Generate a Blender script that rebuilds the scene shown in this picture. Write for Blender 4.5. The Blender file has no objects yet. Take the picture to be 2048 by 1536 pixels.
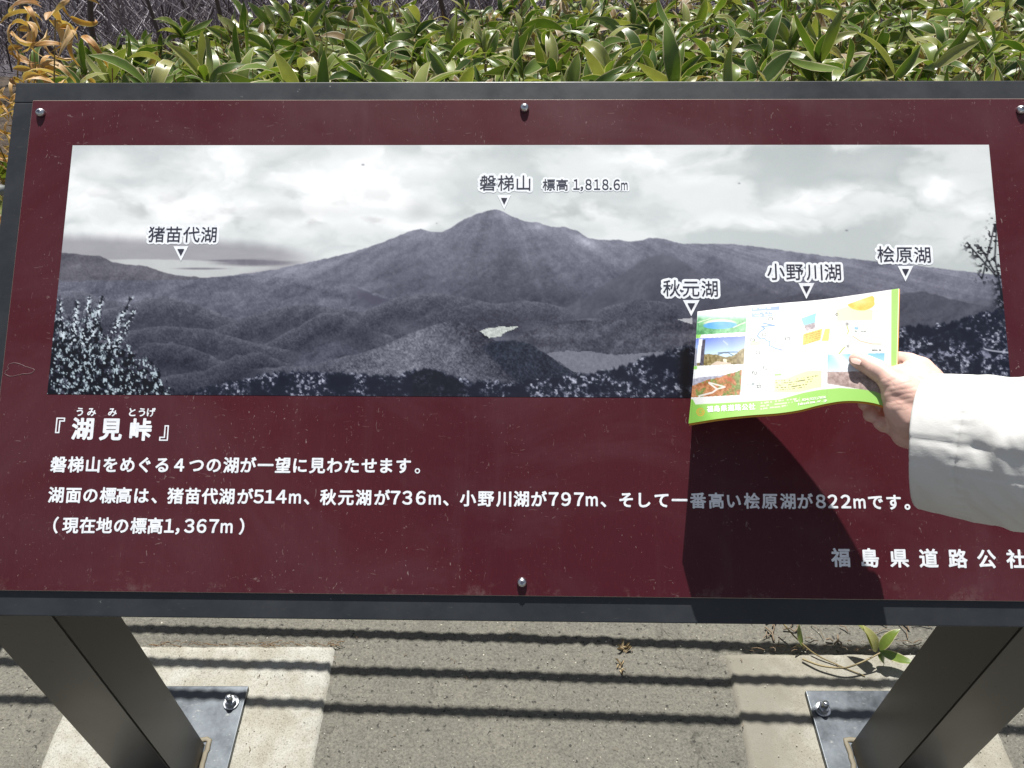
import bpy, bmesh, math, random
import numpy as np
from mathutils import Vector, Matrix

random.seed(7)
rng = np.random.default_rng(11)
scene = bpy.context.scene
COL = scene.collection
rad = math.radians

# ------------------------------------------------------------------ camera
CAM_H, PITCH, FPX = 1.2963, 0.75391, 1561.66
cam_d = bpy.data.cameras.new('camera')
cam_d.sensor_width = 36.0
cam_d.lens = FPX / 2048 * 36.0
cam_d.clip_start = 0.02
cam_d.clip_end = 500
cam = bpy.data.objects.new('camera', cam_d)
COL.objects.link(cam)
cam.location = (0, 0, CAM_H)
cam.rotation_euler = (math.pi / 2 - PITCH, 0, 0)
scene.camera = cam

# ------------------------------------------------------------------ light
SUN_EL, SUN_AZ = rad(60.5), rad(-1.0)          # azimuth measured from +y towards +x
SUN = Vector((math.cos(SUN_EL) * math.sin(SUN_AZ), math.cos(SUN_EL) * math.cos(SUN_AZ), math.sin(SUN_EL)))
world = bpy.data.worlds.new('World')
scene.world = world
world.use_nodes = True
wn = world.node_tree
wn.nodes.clear()
sky = wn.nodes.new('ShaderNodeTexSky')
sky.sky_type = 'NISHITA'
sky.sun_disc = False
sky.sun_elevation = SUN_EL
sky.sun_rotation = SUN_AZ
sky.air_density = 1.0
sky.dust_density = 1.2
bg = wn.nodes.new('ShaderNodeBackground')
bg.inputs['Strength'].default_value = 0.062
wo = wn.nodes.new('ShaderNodeOutputWorld')
# thin white cloud drifting over the whole sky
tc = wn.nodes.new('ShaderNodeTexCoord'); mp = wn.nodes.new('ShaderNodeMapping'); mp.inputs['Scale'].default_value = (1, 1, 2.2)
cn = wn.nodes.new('ShaderNodeTexNoise'); cn.inputs['Scale'].default_value = 2.6; cn.inputs['Detail'].default_value = 7; cn.inputs['Roughness'].default_value = .6
cr = wn.nodes.new('ShaderNodeValToRGB'); cr.color_ramp.elements[0].position = .36; cr.color_ramp.elements[0].color = (.12, .12, .12, 1)
cr.color_ramp.elements[1].position = .68; cr.color_ramp.elements[1].color = (.7, .7, .7, 1)
cm = wn.nodes.new('ShaderNodeMix'); cm.data_type = 'RGBA'; cm.inputs[7].default_value = (4.3, 4.1, 3.8, 1)
wn.links.new(tc.outputs['Generated'], mp.inputs[0]); wn.links.new(mp.outputs[0], cn.inputs['Vector']); wn.links.new(cn.outputs['Fac'], cr.inputs[0])
wn.links.new(cr.outputs[0], cm.inputs[0]); wn.links.new(sky.outputs[0], cm.inputs[6]); wn.links.new(cm.outputs[2], bg.inputs[0])
wn.links.new(bg.outputs[0], wo.inputs[0])
sl = bpy.data.lights.new('sun', 'SUN')
sl.energy = 5.0
sl.angle = rad(0.53)
sl.color = (1.0, 0.975, 0.935)
so = bpy.data.objects.new('sun', sl)
COL.objects.link(so)
so.rotation_euler = SUN.to_track_quat('Z', 'Y').to_euler()
scene.view_settings.view_transform = 'Standard'
scene.view_settings.look = 'None'
scene.view_settings.gamma = 1
scene.view_settings.use_curve_mapping = False
scene.view_settings.exposure = 0.60

# ------------------------------------------------------------------ geometry of the place
CAMP = np.array([0, 0, CAM_H])
cR = np.array([1, 0, 0.]); cD = np.array([0, math.cos(PITCH), -math.sin(PITCH)]); cU = np.array([0, math.sin(PITCH), math.cos(PITCH)])
def ray(x, y):
    return cR * ((x - 1024) / FPX) - cU * ((y - 768) / FPX) + cD
S_YAW, S_SL, S_ROLL = -0.01811, 0.65971, 0.00963
SO = np.array([.00533, .49262, .63266]) * .87
SUv = np.array([math.cos(S_YAW) * math.cos(S_ROLL), math.sin(S_YAW) * math.cos(S_ROLL), math.sin(S_ROLL)])
_v = np.array([-math.sin(S_YAW) * math.cos(S_SL), math.cos(S_YAW) * math.cos(S_SL), math.sin(S_SL)])
SVv = _v - SUv * (_v @ SUv); SVv /= np.linalg.norm(SVv)
SNv = np.cross(SUv, SVv)
SIGN_M = Matrix(((SUv[0], SVv[0], SNv[0], SO[0]), (SUv[1], SVv[1], SNv[1], SO[1]), (SUv[2], SVv[2], SNv[2], SO[2]), (0, 0, 0, 1)))
def above(x, y, h=0.0):                         # point at height h over the sign's face
    d = ray(x, y); t = ((SO + SNv * h - CAMP) @ SNv) / (d @ SNv)
    return CAMP + d * t
def suv(x, y):
    q = above(x, y) - SO
    return np.array([q @ SUv, q @ SVv])
def ground(x, y, z=0.0):
    d = ray(x, y); t = (z - CAM_H) / d[2]
    return CAMP + d * t

# ------------------------------------------------------------------ helpers
def srgb(r, g, b):
    f = lambda c: (c / 255 / 12.92) if c / 255 <= .04045 else ((c / 255 + .055) / 1.055) ** 2.4
    return (f(r), f(g), f(b), 1)
def tolin(a):
    return np.where(a <= .04045, a / 12.92, ((np.maximum(a, 0) + .055) / 1.055) ** 2.4)

class NT:
    def __init__(s, name, rough=.5, metal=0.0, spec=.5):
        s.m = bpy.data.materials.new(name); s.m.use_nodes = True
        s.t = s.m.node_tree; s.b = s.t.nodes['Principled BSDF']; s.out = s.t.nodes['Material Output']
        s.b.inputs['Roughness'].default_value = rough
        s.b.inputs['Metallic'].default_value = metal
        s.b.inputs['Specular IOR Level'].default_value = spec
    def n(s, typ, **kw):
        o = s.t.nodes.new(typ)
        for k, v in kw.items():
            if k.startswith('i_'):
                o.inputs[k[2:].replace('_', ' ')].default_value = v
            else:
                setattr(o, k, v)
        return o
    def l(s, a, b): s.t.links.new(a, b)
    def coord(s, kind='Object', scale=None):
        c = s.n('ShaderNodeTexCoord')
        if scale is None: return c.outputs[kind]
        m = s.n('ShaderNodeMapping'); m.inputs['Scale'].default_value = scale
        s.l(c.outputs[kind], m.inputs[0]); return m.outputs[0]
    def noise(s, vec, scale, detail=4, rough=.6, dist=0):
        o = s.n('ShaderNodeTexNoise'); o.inputs['Scale'].default_value = scale; o.inputs['Detail'].default_value = detail
        o.inputs['Roughness'].default_value = rough; o.inputs['Distortion'].default_value = dist
        s.l(vec, o.inputs['Vector']); return o.outputs['Fac']
    def ramp(s, fac, stops):
        r = s.n('ShaderNodeValToRGB'); e = r.color_ramp.elements
        while len(e) < len(stops): e.new(.5)
        for k, (p, c) in enumerate(stops): e[k].position = p; e[k].color = c
        s.l(fac, r.inputs[0]); return r.outputs[0]
    def mix(s, fac, a, b, mode='MIX'):
        m = s.n('ShaderNodeMix', data_type='RGBA', blend_type=mode)
        for sock, v in ((m.inputs[0], fac), (m.inputs[6], a), (m.inputs[7], b)):
            if isinstance(v, (int, float, tuple)): sock.default_value = v
            else: s.l(v, sock)
        return m.outputs[2]
    def base(s, c):
        if isinstance(c, tuple): s.b.inputs['Base Color'].default_value = c
        else: s.l(c, s.b.inputs['Base Color'])
    def bump(s, h, strength=.3, dist=.001):
        b = s.n('ShaderNodeBump'); b.inputs['Strength'].default_value = strength; b.inputs['Distance'].default_value = dist
        s.l(h, b.inputs['Height']); s.l(b.outputs[0], s.b.inputs['Normal'])

def G(v): return (v, v, v, 1)

def mesh_np(name, V, F, mat=None, smooth=False, colors=None):
    """V (n,3); F list of tuples or (m,k) array."""
    me = bpy.data.meshes.new(name)
    if isinstance(F, np.ndarray):
        k = F.shape[1]; me.vertices.add(len(V)); me.vertices.foreach_set('co', np.asarray(V, dtype=np.float32).ravel())
        me.loops.add(F.size); me.loops.foreach_set('vertex_index', F.astype(np.int32).ravel())
        me.polygons.add(len(F)); me.polygons.foreach_set('loop_start', np.arange(0, F.size, k, dtype=np.int32))
        me.update(calc_edges=True)
    else:
        me.from_pydata([tuple(map(float, v)) for v in V], [], F)
        me.update()
    if colors is not None:
        ca = me.color_attributes.new('paint', 'FLOAT_COLOR', 'POINT')
        ca.data.foreach_set('color', np.asarray(colors, dtype=np.float32).ravel())
    if mat: me.materials.append(mat)
    if smooth: me.polygons.foreach_set('use_smooth', np.ones(len(me.polygons), dtype=bool))
    return me

def obj(name, me, parent=None, loc=None):
    o = bpy.data.objects.new(name, me); COL.objects.link(o)
    if parent is not None: o.parent = parent
    if loc is not None: o.location = loc
    return o
def tag(o, label=None, cat=None, group=None, kind=None):
    if label: o['label'] = label
    if cat: o['category'] = cat
    if group: o['group'] = group
    if kind: o['kind'] = kind
    return o
def empty(name, M=None, loc=None):
    o = bpy.data.objects.new(name, None); COL.objects.link(o); o.empty_display_size = .05
    if M is not None: o.matrix_world = M
    if loc is not None: o.location = loc
    return o

class MB:
    def __init__(s): s.bm = bmesh.new()
    def box(s, x0, x1, y0, y1, z0, z1):
        v = [s.bm.verts.new(p) for p in ((x0, y0, z0), (x1, y0, z0), (x1, y1, z0), (x0, y1, z0), (x0, y0, z1), (x1, y0, z1), (x1, y1, z1), (x0, y1, z1))]
        for f in ((0, 3, 2, 1), (4, 5, 6, 7), (0, 1, 5, 4), (1, 2, 6, 5), (2, 3, 7, 6), (3, 0, 4, 7)):
            s.bm.faces.new([v[i] for i in f])
        return s
    def lathe(s, prof, seg=24, c=(0, 0, 0), cap=True):
        rings = []
        for r, z in prof:
            rings.append([s.bm.verts.new((c[0] + r * math.cos(2 * math.pi * k / seg), c[1] + r * math.sin(2 * math.pi * k / seg), c[2] + z)) for k in range(seg)])
        for a, b in zip(rings, rings[1:]):
            for k in range(seg): s.bm.faces.new((a[k], a[(k + 1) % seg], b[(k + 1) % seg], b[k]))
        if cap:
            s.bm.faces.new(list(reversed(rings[0]))); s.bm.faces.new(rings[-1])
        return s
    def bevel(s, w, seg=2):
        bmesh.ops.bevel(s.bm, geom=list(s.bm.edges), offset=w, segments=seg, affect='EDGES', profile=.6); return s
    def build(s, name, mat, parent=None, smooth=False):
        bmesh.ops.recalc_face_normals(s.bm, faces=s.bm.faces)
        me = bpy.data.meshes.new(name); s.bm.to_mesh(me); s.bm.free(); me.materials.append(mat)
        if smooth:
            me.polygons.foreach_set('use_smooth', np.ones(len(me.polygons), dtype=bool))
        return obj(name, me, parent)

def tube(paths, seg=6):
    """paths: list of (pts (n,3), radii (n,)) -> V,F arrays (quads)."""
    Vs, Fs, off = [], [], 0
    ang = np.linspace(0, 2 * math.pi, seg, endpoint=False)
    for pts, r in paths:
        pts = np.asarray(pts, float); r = np.broadcast_to(np.asarray(r, float), (len(pts),))
        T = np.gradient(pts, axis=0); T /= np.linalg.norm(T, axis=1, keepdims=True) + 1e-12
        ref = np.array([0, 0, 1.]) if abs(T[0][2]) < .8 else np.array([1., 0, 0])
        A = np.cross(T, ref); A /= np.linalg.norm(A, axis=1, keepdims=True) + 1e-12
        B = np.cross(T, A)
        ring = pts[:, None, :] + r[:, None, None] * (A[:, None, :] * np.cos(ang)[None, :, None] + B[:, None, :] * np.sin(ang)[None, :, None])
        Vs.append(ring.reshape(-1, 3))
        n = len(pts)
        i = np.arange(n - 1)[:, None] * seg; j = np.arange(seg)[None, :]; j2 = (j + 1) % seg
        Fs.append((np.stack([i + j, i + j2, i + seg + j2, i + seg + j], -1).reshape(-1, 4)) + off)
        off += n * seg
    return np.concatenate(Vs), np.concatenate(Fs)

# value noise / fbm in numpy -------------------------------------------------
def vnoise(x, y, seed=0):
    xi = np.floor(x).astype(np.int64); yi = np.floor(y).astype(np.int64)
    xf = x - xi; yf = y - yi
    def h(a, b):
        n = (a * 374761393 + b * 668265263 + seed * 1442695041) & 0xffffffff
        n = ((n ^ (n >> 13)) * 1274126177) & 0xffffffff
        return ((n ^ (n >> 16)) & 0xffff) / 65535.0
    u = xf * xf * (3 - 2 * xf); v = yf * yf * (3 - 2 * yf)
    return (h(xi, yi) * (1 - u) + h(xi + 1, yi) * u) * (1 - v) + (h(xi, yi + 1) * (1 - u) + h(xi + 1, yi + 1) * u) * v
def fbm(x, y, octv=5, seed=0, gain=.5):
    s = 0; a = 1; t = 0
    for k in range(octv):
        s = s + a * vnoise(x, y, seed + k * 17); t += a; a *= gain; x = x * 2.03 + 3.1; y = y * 2.03 + 7.7
    return s / t
def sstep(a, b, x):
    t = np.clip((x - a) / (b - a), 0, 1); return t * t * (3 - 2 * t)

# ------------------------------------------------------------------ materials
def mat_asphalt():
    m = NT('asphalt', .8)
    c = m.coord()
    big = m.noise(c, 3.2, 5, .6); fine = m.noise(c, 230, 4, .8); mid = m.noise(c, 60, 4, .7)
    vor = m.n('ShaderNodeTexVoronoi', feature='F1'); vor.inputs['Scale'].default_value = 420; m.l(c, vor.inputs['Vector'])
    base = m.ramp(fine, [(.28, (.062, .059, .048, 1)), (.47, (.130, .124, .101, 1)), (.72, (.215, .205, .165, 1))])
    base = m.mix(.55, base, m.ramp(mid, [(.3, G(.42)), (.7, G(.62))]), 'OVERLAY')
    base = m.mix(.6, base, m.ramp(big, [(.3, (.42, .42, .43, 1)), (.7, (.60, .59, .57, 1))]), 'OVERLAY')
    stn = m.noise(c, 11, 6, .75, .5)
    base = m.mix(m.ramp(stn, [(.52, G(0)), (.70, G(.45))]), base, (.07, .066, .055, 1))
    base = m.mix(m.ramp(m.noise(c, 17, 5, .7), [(.60, G(0)), (.74, G(.35))]), base, (.24, .235, .205, 1))
    cv = m.n('ShaderNodeTexVoronoi', feature='DISTANCE_TO_EDGE'); cv.inputs['Scale'].default_value = 5.5
    wob = m.n('ShaderNodeTexNoise'); wob.inputs['Scale'].default_value = 14; wob.inputs['Detail'].default_value = 5; m.l(c, wob.inputs['Vector'])
    va = m.n('ShaderNodeVectorMath', operation='MULTIPLY_ADD'); m.l(wob.outputs['Color'], va.inputs[0]); va.inputs[1].default_value = (.12, .12, .12); m.l(c, va.inputs[2]); m.l(va.outputs[0], cv.inputs['Vector'])
    ck = m.mix(1.0, m.ramp(cv.outputs['Distance'], [(.0, G(1)), (.012, G(0))]), m.ramp(m.noise(c, 4.5, 3, .6), [(.52, G(0)), (.62, G(.7))]), 'MULTIPLY')
    base = m.mix(ck, base, (.025, .022, .018, 1))
    spk = m.ramp(vor.outputs['Color'], [(.90, G(0)), (.93, G(1))])
    spk2 = m.ramp(m.noise(c, 150, 1, .5), [(.60, G(0)), (.64, G(1))])
    base = m.mix(m.mix(1.0, spk, spk2, 'MULTIPLY'), base, (.50, .48, .38, 1))
    pit = m.ramp(m.noise(c, 120, 2, .5), [(.30, G(1)), (.36, G(0))])
    base = m.mix(pit, base, (.035, .033, .028, 1))
    m.base(base); m.bump(fine, .8, .0026)
    return m.m
def mat_concrete(warm=0.0):
    m = NT('concrete', .85)
    c = m.coord()
    fine = m.noise(c, 400, 3, .8); mid = m.noise(c, 22, 5, .65); big = m.noise(c, 5, 4, .6)
    col = m.ramp(fine, [(.30, (.12, .115, .10, 1)), (.44, (.31, .305, .27, 1)), (.7, (.41, .405, .365, 1))])
    stain = m.ramp(mid, [(.38, (.40, .38, .34, 1)), (.62, G(.58))])
    col = m.mix(.7, col, stain, 'OVERLAY')
    col = m.mix(.6 + warm, col, m.ramp(big, [(.35, (.44, .42, .37, 1)), (.6, G(.53))]), 'OVERLAY')
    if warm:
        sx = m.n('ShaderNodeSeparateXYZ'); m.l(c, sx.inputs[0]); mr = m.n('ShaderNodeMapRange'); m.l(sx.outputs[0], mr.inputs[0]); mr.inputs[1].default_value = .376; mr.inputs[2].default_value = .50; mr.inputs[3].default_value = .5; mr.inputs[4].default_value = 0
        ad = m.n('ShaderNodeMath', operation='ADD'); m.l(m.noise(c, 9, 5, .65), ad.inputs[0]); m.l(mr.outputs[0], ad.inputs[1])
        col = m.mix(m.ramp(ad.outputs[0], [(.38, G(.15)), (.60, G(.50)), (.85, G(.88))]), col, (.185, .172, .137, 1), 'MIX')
    m.base(col); m.bump(fine, .5, .0012)
    return m.m
def mat_soil():
    m = NT('soil', .95)
    c = m.coord()
    f = m.noise(c, 40, 6, .8); g = m.noise(c, 6, 5, .7)
    col = m.ramp(f, [(.3, (.02, .014, .010, 1)), (.5, (.07, .05, .035, 1)), (.75, (.20, .15, .10, 1))])
    col = m.mix(.5, col, m.ramp(g, [(.3, G(.4)), (.7, G(.62))]), 'OVERLAY')
    m.base(col); m.bump(f, 1, .02)
    return m.m
def mat_hill():
    m = NT('hill_brush', .95)
    c = m.coord('Object', (1, 1, 1)); 
    f = m.noise(c, 9, 8, .8, .6); g = m.noise(c, .8, 5, .65); st = m.noise(m.coord('Object', (14, 14, 2.0)), 1.6, 5, .8)
    col = m.ramp(f, [(.34, (.07, .058, .068, 1)), (.5, (.16, .14, .16, 1)), (.66, (.32, .30, .34, 1))])
    col = m.mix(.6, col, m.ramp(st, [(.35, G(.32)), (.65, G(.66))]), 'OVERLAY')
    col = m.mix(.5, col, m.ramp(g, [(.3, G(.4)), (.7, G(.6))]), 'OVERLAY')
    m.base(col); m.bump(f, 1, .15)
    return m.m
def mat_frame():
    m = NT('frame_paint', .38, 0, .5)
    c = m.coord()
    n = m.noise(c, 9, 6, .7); f = m.noise(c, 260, 3, .6)
    d = m.noise(m.coord('Object', (60, 160, 60)), 2.0, 4, .6)
    col = m.ramp(n, [(.35, (.017, .0195, .023, 1)), (.7, (.031, .034, .038, 1))])
    col = m.mix(m.ramp(d, [(.66, G(0)), (.74, G(.5))]), col, (.11, .11, .10, 1))
    m.base(col)
    ch = m.noise(c, 75, 4, .7); ch2 = m.noise(c, 6, 2, .5)
    col = m.mix(m.mix(1.0, m.ramp(ch, [(.68, G(0)), (.71, G(.7))]), m.ramp(ch2, [(.5, G(0)), (.6, G(1))]), 'MULTIPLY'), col, (.20, .20, .19, 1))
    m.base(col)
    m.l(m.ramp(n, [(.3, G(.36)), (.7, G(.52))]), m.b.inputs['Roughness'])
    m.bump(f, .08, .0004)
    return m.m
def mat_post():
    m = NT('post_metal', .36, .55, .5)
    c = m.coord()
    n = m.noise(c, 7, 5, .6); sp = m.noise(m.coord('Object', (40, 40, 90)), 3.2, 2, .5)
    col = m.ramp(n, [(.3, (.055, .051, .045, 1)), (.7, (.082, .077, .069, 1))])
    col = m.mix(m.ramp(sp, [(.70, G(0)), (.73, G(.8))]), col, (.03, .025, .02, 1))
    m.base(col); m.l(m.ramp(n, [(.3, G(.33)), (.7, G(.45))]), m.b.inputs['Roughness'])
    return m.m
def scratches(m, c, lo=.70):
    """small pale nicks on printed plastic"""
    a = m.noise(m.coord('Object', (70, 240, 1)), 1.0, 3, .55, 1.2)
    b = m.noise(m.coord('Object', (9, 9, 1)), 1.0, 3, .6)
    d = m.noise(m.coord('Object', (260, 90, 1)), 1.0, 2, .5, 2.0)
    f1 = m.ramp(a, [(lo, G(0)), (lo + .05, G(.30))])
    f2 = m.ramp(b, [(.42, G(.15)), (.62, G(1))])
    f3 = m.ramp(d, [(lo + .02, G(0)), (lo + .06, G(.45))])
    return m.mix(1.0, m.mix(1.0, f1, f3, 'ADD'), f2, 'MULTIPLY')
def mat_panel():
    m = NT('maroon_panel', .33, 0, .34)
    c = m.coord()
    n = m.noise(c, 3.0, 5, .6); g = m.noise(c, 900, 2, .5); gr = m.noise(m.coord('Object', (500, 60, 1)), 1.5, 2, .6)
    col = m.ramp(n, [(.3, (.058, .0072, .0125, 1)), (.7, (.074, .0098, .0145, 1))])
    col = m.mix(.25, col, m.ramp(g, [(.3, G(.3)), (.7, G(.7))]), 'OVERLAY')
    col = m.mix(.20, col, m.ramp(gr, [(.3, G(.3)), (.7, G(.7))]), 'OVERLAY')
    run = m.noise(m.coord('Object', (38, 2.2, 1)), 1.0, 4, .6)
    col = m.mix(m.ramp(run, [(.55, G(0)), (.8, G(.035))]), col, (.30, .24, .25, 1))
    film = m.noise(m.coord('Object', (3.5, 5, 1)), 1.0, 5, .65, .8)
    col = m.mix(m.ramp(film, [(.46, G(0)), (.70, G(.055))]), col, (.34, .28, .31, 1))
    sp = m.n('ShaderNodeSeparateXYZ'); m.l(c, sp.inputs[0]); low = m.n('ShaderNodeMapRange'); m.l(sp.outputs[1], low.inputs[0])
    low.inputs[1].default_value = .045; low.inputs[2].default_value = .026; low.inputs[3].default_value = 0; low.inputs[4].default_value = 1
    gr2 = m.ramp(m.noise(c, 26, 6, .75), [(.54, G(0)), (.80, G(.42))])
    col = m.mix(m.mix(1.0, low.outputs[0], gr2, 'MULTIPLY'), col, (.36, .30, .27, 1))
    col = m.mix(scratches(m, c, .675), col, (.42, .33, .31, 1))
    m.base(col)
    m.l(m.ramp(m.noise(c, 5, 5, .65), [(.3, G(.30)), (.7, G(.46))]), m.b.inputs['Roughness'])
    m.bump(g, .05, .0003)
    return m.m
def mat_print():
    m = NT('landscape_print', .36, 0, .5)
    a = m.n('ShaderNodeVertexColor', layer_name='paint')
    c = m.coord()
    g = m.noise(c, 1300, 2, .6)
    col = m.mix(.10, a.outputs[0], m.ramp(g, [(.3, G(.25)), (.7, G(.75))]), 'OVERLAY')
    m.base(col)
    m.l(m.ramp(m.noise(c, 5, 5, .65), [(.3, G(.32)), (.7, G(.46))]), m.b.inputs['Roughness'])
    return m.m
def mat_plate():
    m = NT('plate_metal', .35, .7, .5)
    c = m.coord(); n = m.noise(c, 16, 6, .7); f = m.noise(m.coord('Object', (30, 90, 30)), 3, 4, .7)
    col = m.ramp(n, [(.3, (.055, .063, .072, 1)), (.7, (.11, .123, .135, 1))])
    col = m.mix(m.ramp(f, [(.62, G(0)), (.72, G(.5))]), col, (.34, .33, .28, 1))
    m.base(col); m.l(m.ramp(n, [(.3, G(.28)), (.7, G(.5))]), m.b.inputs['Roughness']); m.bump(n, .1, .001)
    return m.m
def flat(name, col, rough=.5, metal=0, spec=.5, bumpy=None):
    m = NT(name, rough, metal, spec)
    c = m.coord()
    n = m.noise(c, bumpy or 30, 4, .6)
    lo = tuple(x * .86 for x in col[:3]) + (1,); hi = tuple(min(1, x * 1.1) for x in col[:3]) + (1,)
    m.base(m.ramp(n, [(.3, lo), (.7, hi)]))
    return m.m

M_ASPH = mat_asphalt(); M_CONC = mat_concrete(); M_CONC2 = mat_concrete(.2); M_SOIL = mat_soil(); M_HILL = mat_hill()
M_FRAME = mat_frame(); M_POST = mat_post(); M_PLATE = None; M_PANEL = mat_panel(); M_PRINT = mat_print()
M_PLATE = mat_plate()
M_WHITE = flat('white_lettering', (.84, .87, .90, 1), .4, bumpy=200)
M_DARK = flat('dark_lettering', (.035, .035, .055, 1), .4, bumpy=200)
M_STEEL = flat('zinc_steel', (.62, .64, .66, 1), .28, 1.0, bumpy=300)
M_EDGE = flat('panel_edge', (.42, .33, .27, 1), .45, bumpy=120)
M_PUTTY = flat('weld_putty', (.19, .165, .115, 1), .7, bumpy=60)
M_ROPE = flat('wire_rope', (.20, .21, .20, 1), .45, .6)
M_GPOST = flat('guard_post_paint', (.42, .43, .40, 1), .5)

# ================================================================== SETTING
def terrain_z(x, y):
    """ground falls away behind the fence, opposite slope rises beyond"""
    x = np.asarray(x, float); y = np.asarray(y, float)
    z = np.where(y < 1.25, -0.012, 0.0)
    z = z - np.clip(y - 1.5, 0, None) * .05 * (y > 1.25)
    z = z - np.clip(y - 3.4, 0, None) ** 1.0 * .34
    w = sstep(9.5, 13.0, y)
    z = z * (1 - w) + w * (-2.6 + (y - 10.5) * .62)
    return z
def build_hill():
    xs = np.linspace(-60, 60, 200); ys = np.concatenate([np.linspace(-40, 1.2, 8), np.linspace(1.26, 14, 130), np.linspace(14.3, 120, 60)])
    X, Y = np.meshgrid(xs, ys)
    Z = terrain_z(X, Y)
    amp = sstep(1.3, 6, Y)
    Z = Z + amp * (fbm(X * .9, Y * .9, 4, 5) - .5) * .6 * sstep(4, 10, Y) + (Y > 1.3) * (fbm(X * 3, Y * 3, 4, 9) - .5) * .08
    Z = np.where(Y > 14, np.minimum(Z, 26 + 4 * fbm(X * .05, Y * .05, 3, 2)), Z)
    V = np.stack([X, Y, Z], -1).reshape(-1, 3)
    ny, nx = X.shape
    i = np.arange(ny - 1)[:, None] * nx + np.arange(nx - 1)[None, :]
    F = np.stack([i, i + 1, i + nx + 1, i + nx], -1).reshape(-1, 4)
    cy = Y[:-1, :-1].reshape(-1)
    me = mesh_np('hillside', V, F, M_SOIL, True)
    me.materials.append(M_HILL)
    me.polygons.foreach_set('material_index', (cy > 6).astype(np.int32))
    tag(obj('hillside', me), kind='structure')
build_hill()

# asphalt walkway: fine grid with shallow unevenness, split round the two concrete footings
def sheet(name, x0, x1, y0, y1, z, mat, step=.012, amp=.0012, crack=None, edge=None):
    nx = max(2, int((x1 - x0) / step)); ny = max(2, int((y1 - y0) / step))
    X, Y = np.meshgrid(np.linspace(x0, x1, nx), np.linspace(y0, y1, ny))
    Z = z + amp * (fbm(X * 30, Y * 30, 3, 3) - .5) * 2 + amp * 2 * (fbm(X * 4, Y * 4, 2, 8) - .5)
    if crack is not None: Z = crack(X, Y, Z)
    if edge is not None: X, Y, Z = edge(X, Y, Z)
    V = np.stack([X, Y, Z], -1).reshape(-1, 3)
    i = np.arange(ny - 1)[:, None] * nx + np.arange(nx - 1)[None, :]
    F = np.stack([i, i + 1, i + nx + 1, i + nx], -1).reshape(-1, 4)
    return obj(name, mesh_np(name, V, F, mat, True))
def crack(X, Y, Z):
    for cx, cy, r in ((.136, .693, .030), (.128, .66, .018), (.005, .720, .016), (.150, .70, .02)):
        d = np.hypot(X - cx, (Y - cy)) / r
        Z = Z + .006 * np.exp(-d * d) * (fbm(X * 160, Y * 160, 3, 31) * 2 - .7)
    # joint along the far edge of the footings
    for a, b in ((-.80, -.30), (.36, .86)):
        yy = .698 + .004 * (fbm(X * 20, X * 0, 3, 4) - .5) * 2 - (.014 if a > 0 else 0)
        m = sstep(a - .02, a, X) * (1 - sstep(b, b + .03, X))
        Z = Z - .007 * np.exp(-((Y - yy) / .0035) ** 2) * m
    return Z
pav = sheet('pavement', -2.2, 2.4, -1.2, 1.24, 0.0, M_ASPH, .011, .0014, crack)
tag(pav, kind='structure')
FO = .87
def slab_edge(x0, x1, y0, y1):
    def f(X, Y, Z):
        e = np.minimum(np.minimum(X - x0, x1 - X), np.minimum(Y - y0, y1 - Y))
        w = np.exp(-(e / .006) ** 2)
        n1 = (fbm(X * 60, Y * 60, 5, 15, .65) - .5) * .0065
        return X + w * n1, Y + w * np.roll(n1, 3), Z - .009 * np.exp(-(e / .0022) ** 2)
    return f
s1 = sheet('concrete_footing', -.752, -.314, .15, .696, .0065, M_CONC, .006, .0008, edge=slab_edge(-.752, -.314, .15, .696))
s1['kind'] = 'structure'
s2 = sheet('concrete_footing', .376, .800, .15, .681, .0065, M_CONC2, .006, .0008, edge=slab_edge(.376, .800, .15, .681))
s2['kind'] = 'structure'

# ================================================================== SIGN
sign = empty('information_sign', SIGN_M)
tag(sign, 'large tilted information board with maroon panel, landscape photograph and white Japanese text', 'sign')
W0, W1, LTOP = -.601, .6235, .614
rt, rl = .0255, .0255
rb = .0275
def px_u(x, y): return suv(x, y)[0]
def frame_part(x0, x1, y0, y1, name):
    mb = MB().box(x0, x1, y0, y1, -.040, 0.0); mb.bevel(.0012, 2)
    return mb.build(name, M_FRAME, sign)
frame_part(W0, W1, LTOP - rt, LTOP, 'frame_rail')
frame_part(W0, W1, 0, rb, 'frame_rail')
frame_part(W0, W0 + rl, rb + .0004, LTOP - rt - .0004, 'frame_rail')
frame_part(W1 - rl, W1, rb + .0004, LTOP - rt - .0004, 'frame_rail')
bk = MB().box(W0 + rl - .004, W1 - rl + .004, rb - .004, LTOP - rt + .004, -.036, -.004).build('back_board', M_FRAME, sign)
PT = .0034                                             # panel stands proud of the frame
pn = MB().box(W0 + rl - .001, W1 - rl + .001, rb - .001, LTOP - rt + .001, -.0035, PT)
pn.bevel(.0005, 1)
panel = pn.build('panel', M_PANEL, sign)
panel.data.materials.append(M_EDGE)
for p in panel.data.polygons:
    if abs(p.normal.z) < .9: p.material_index = 1

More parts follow.
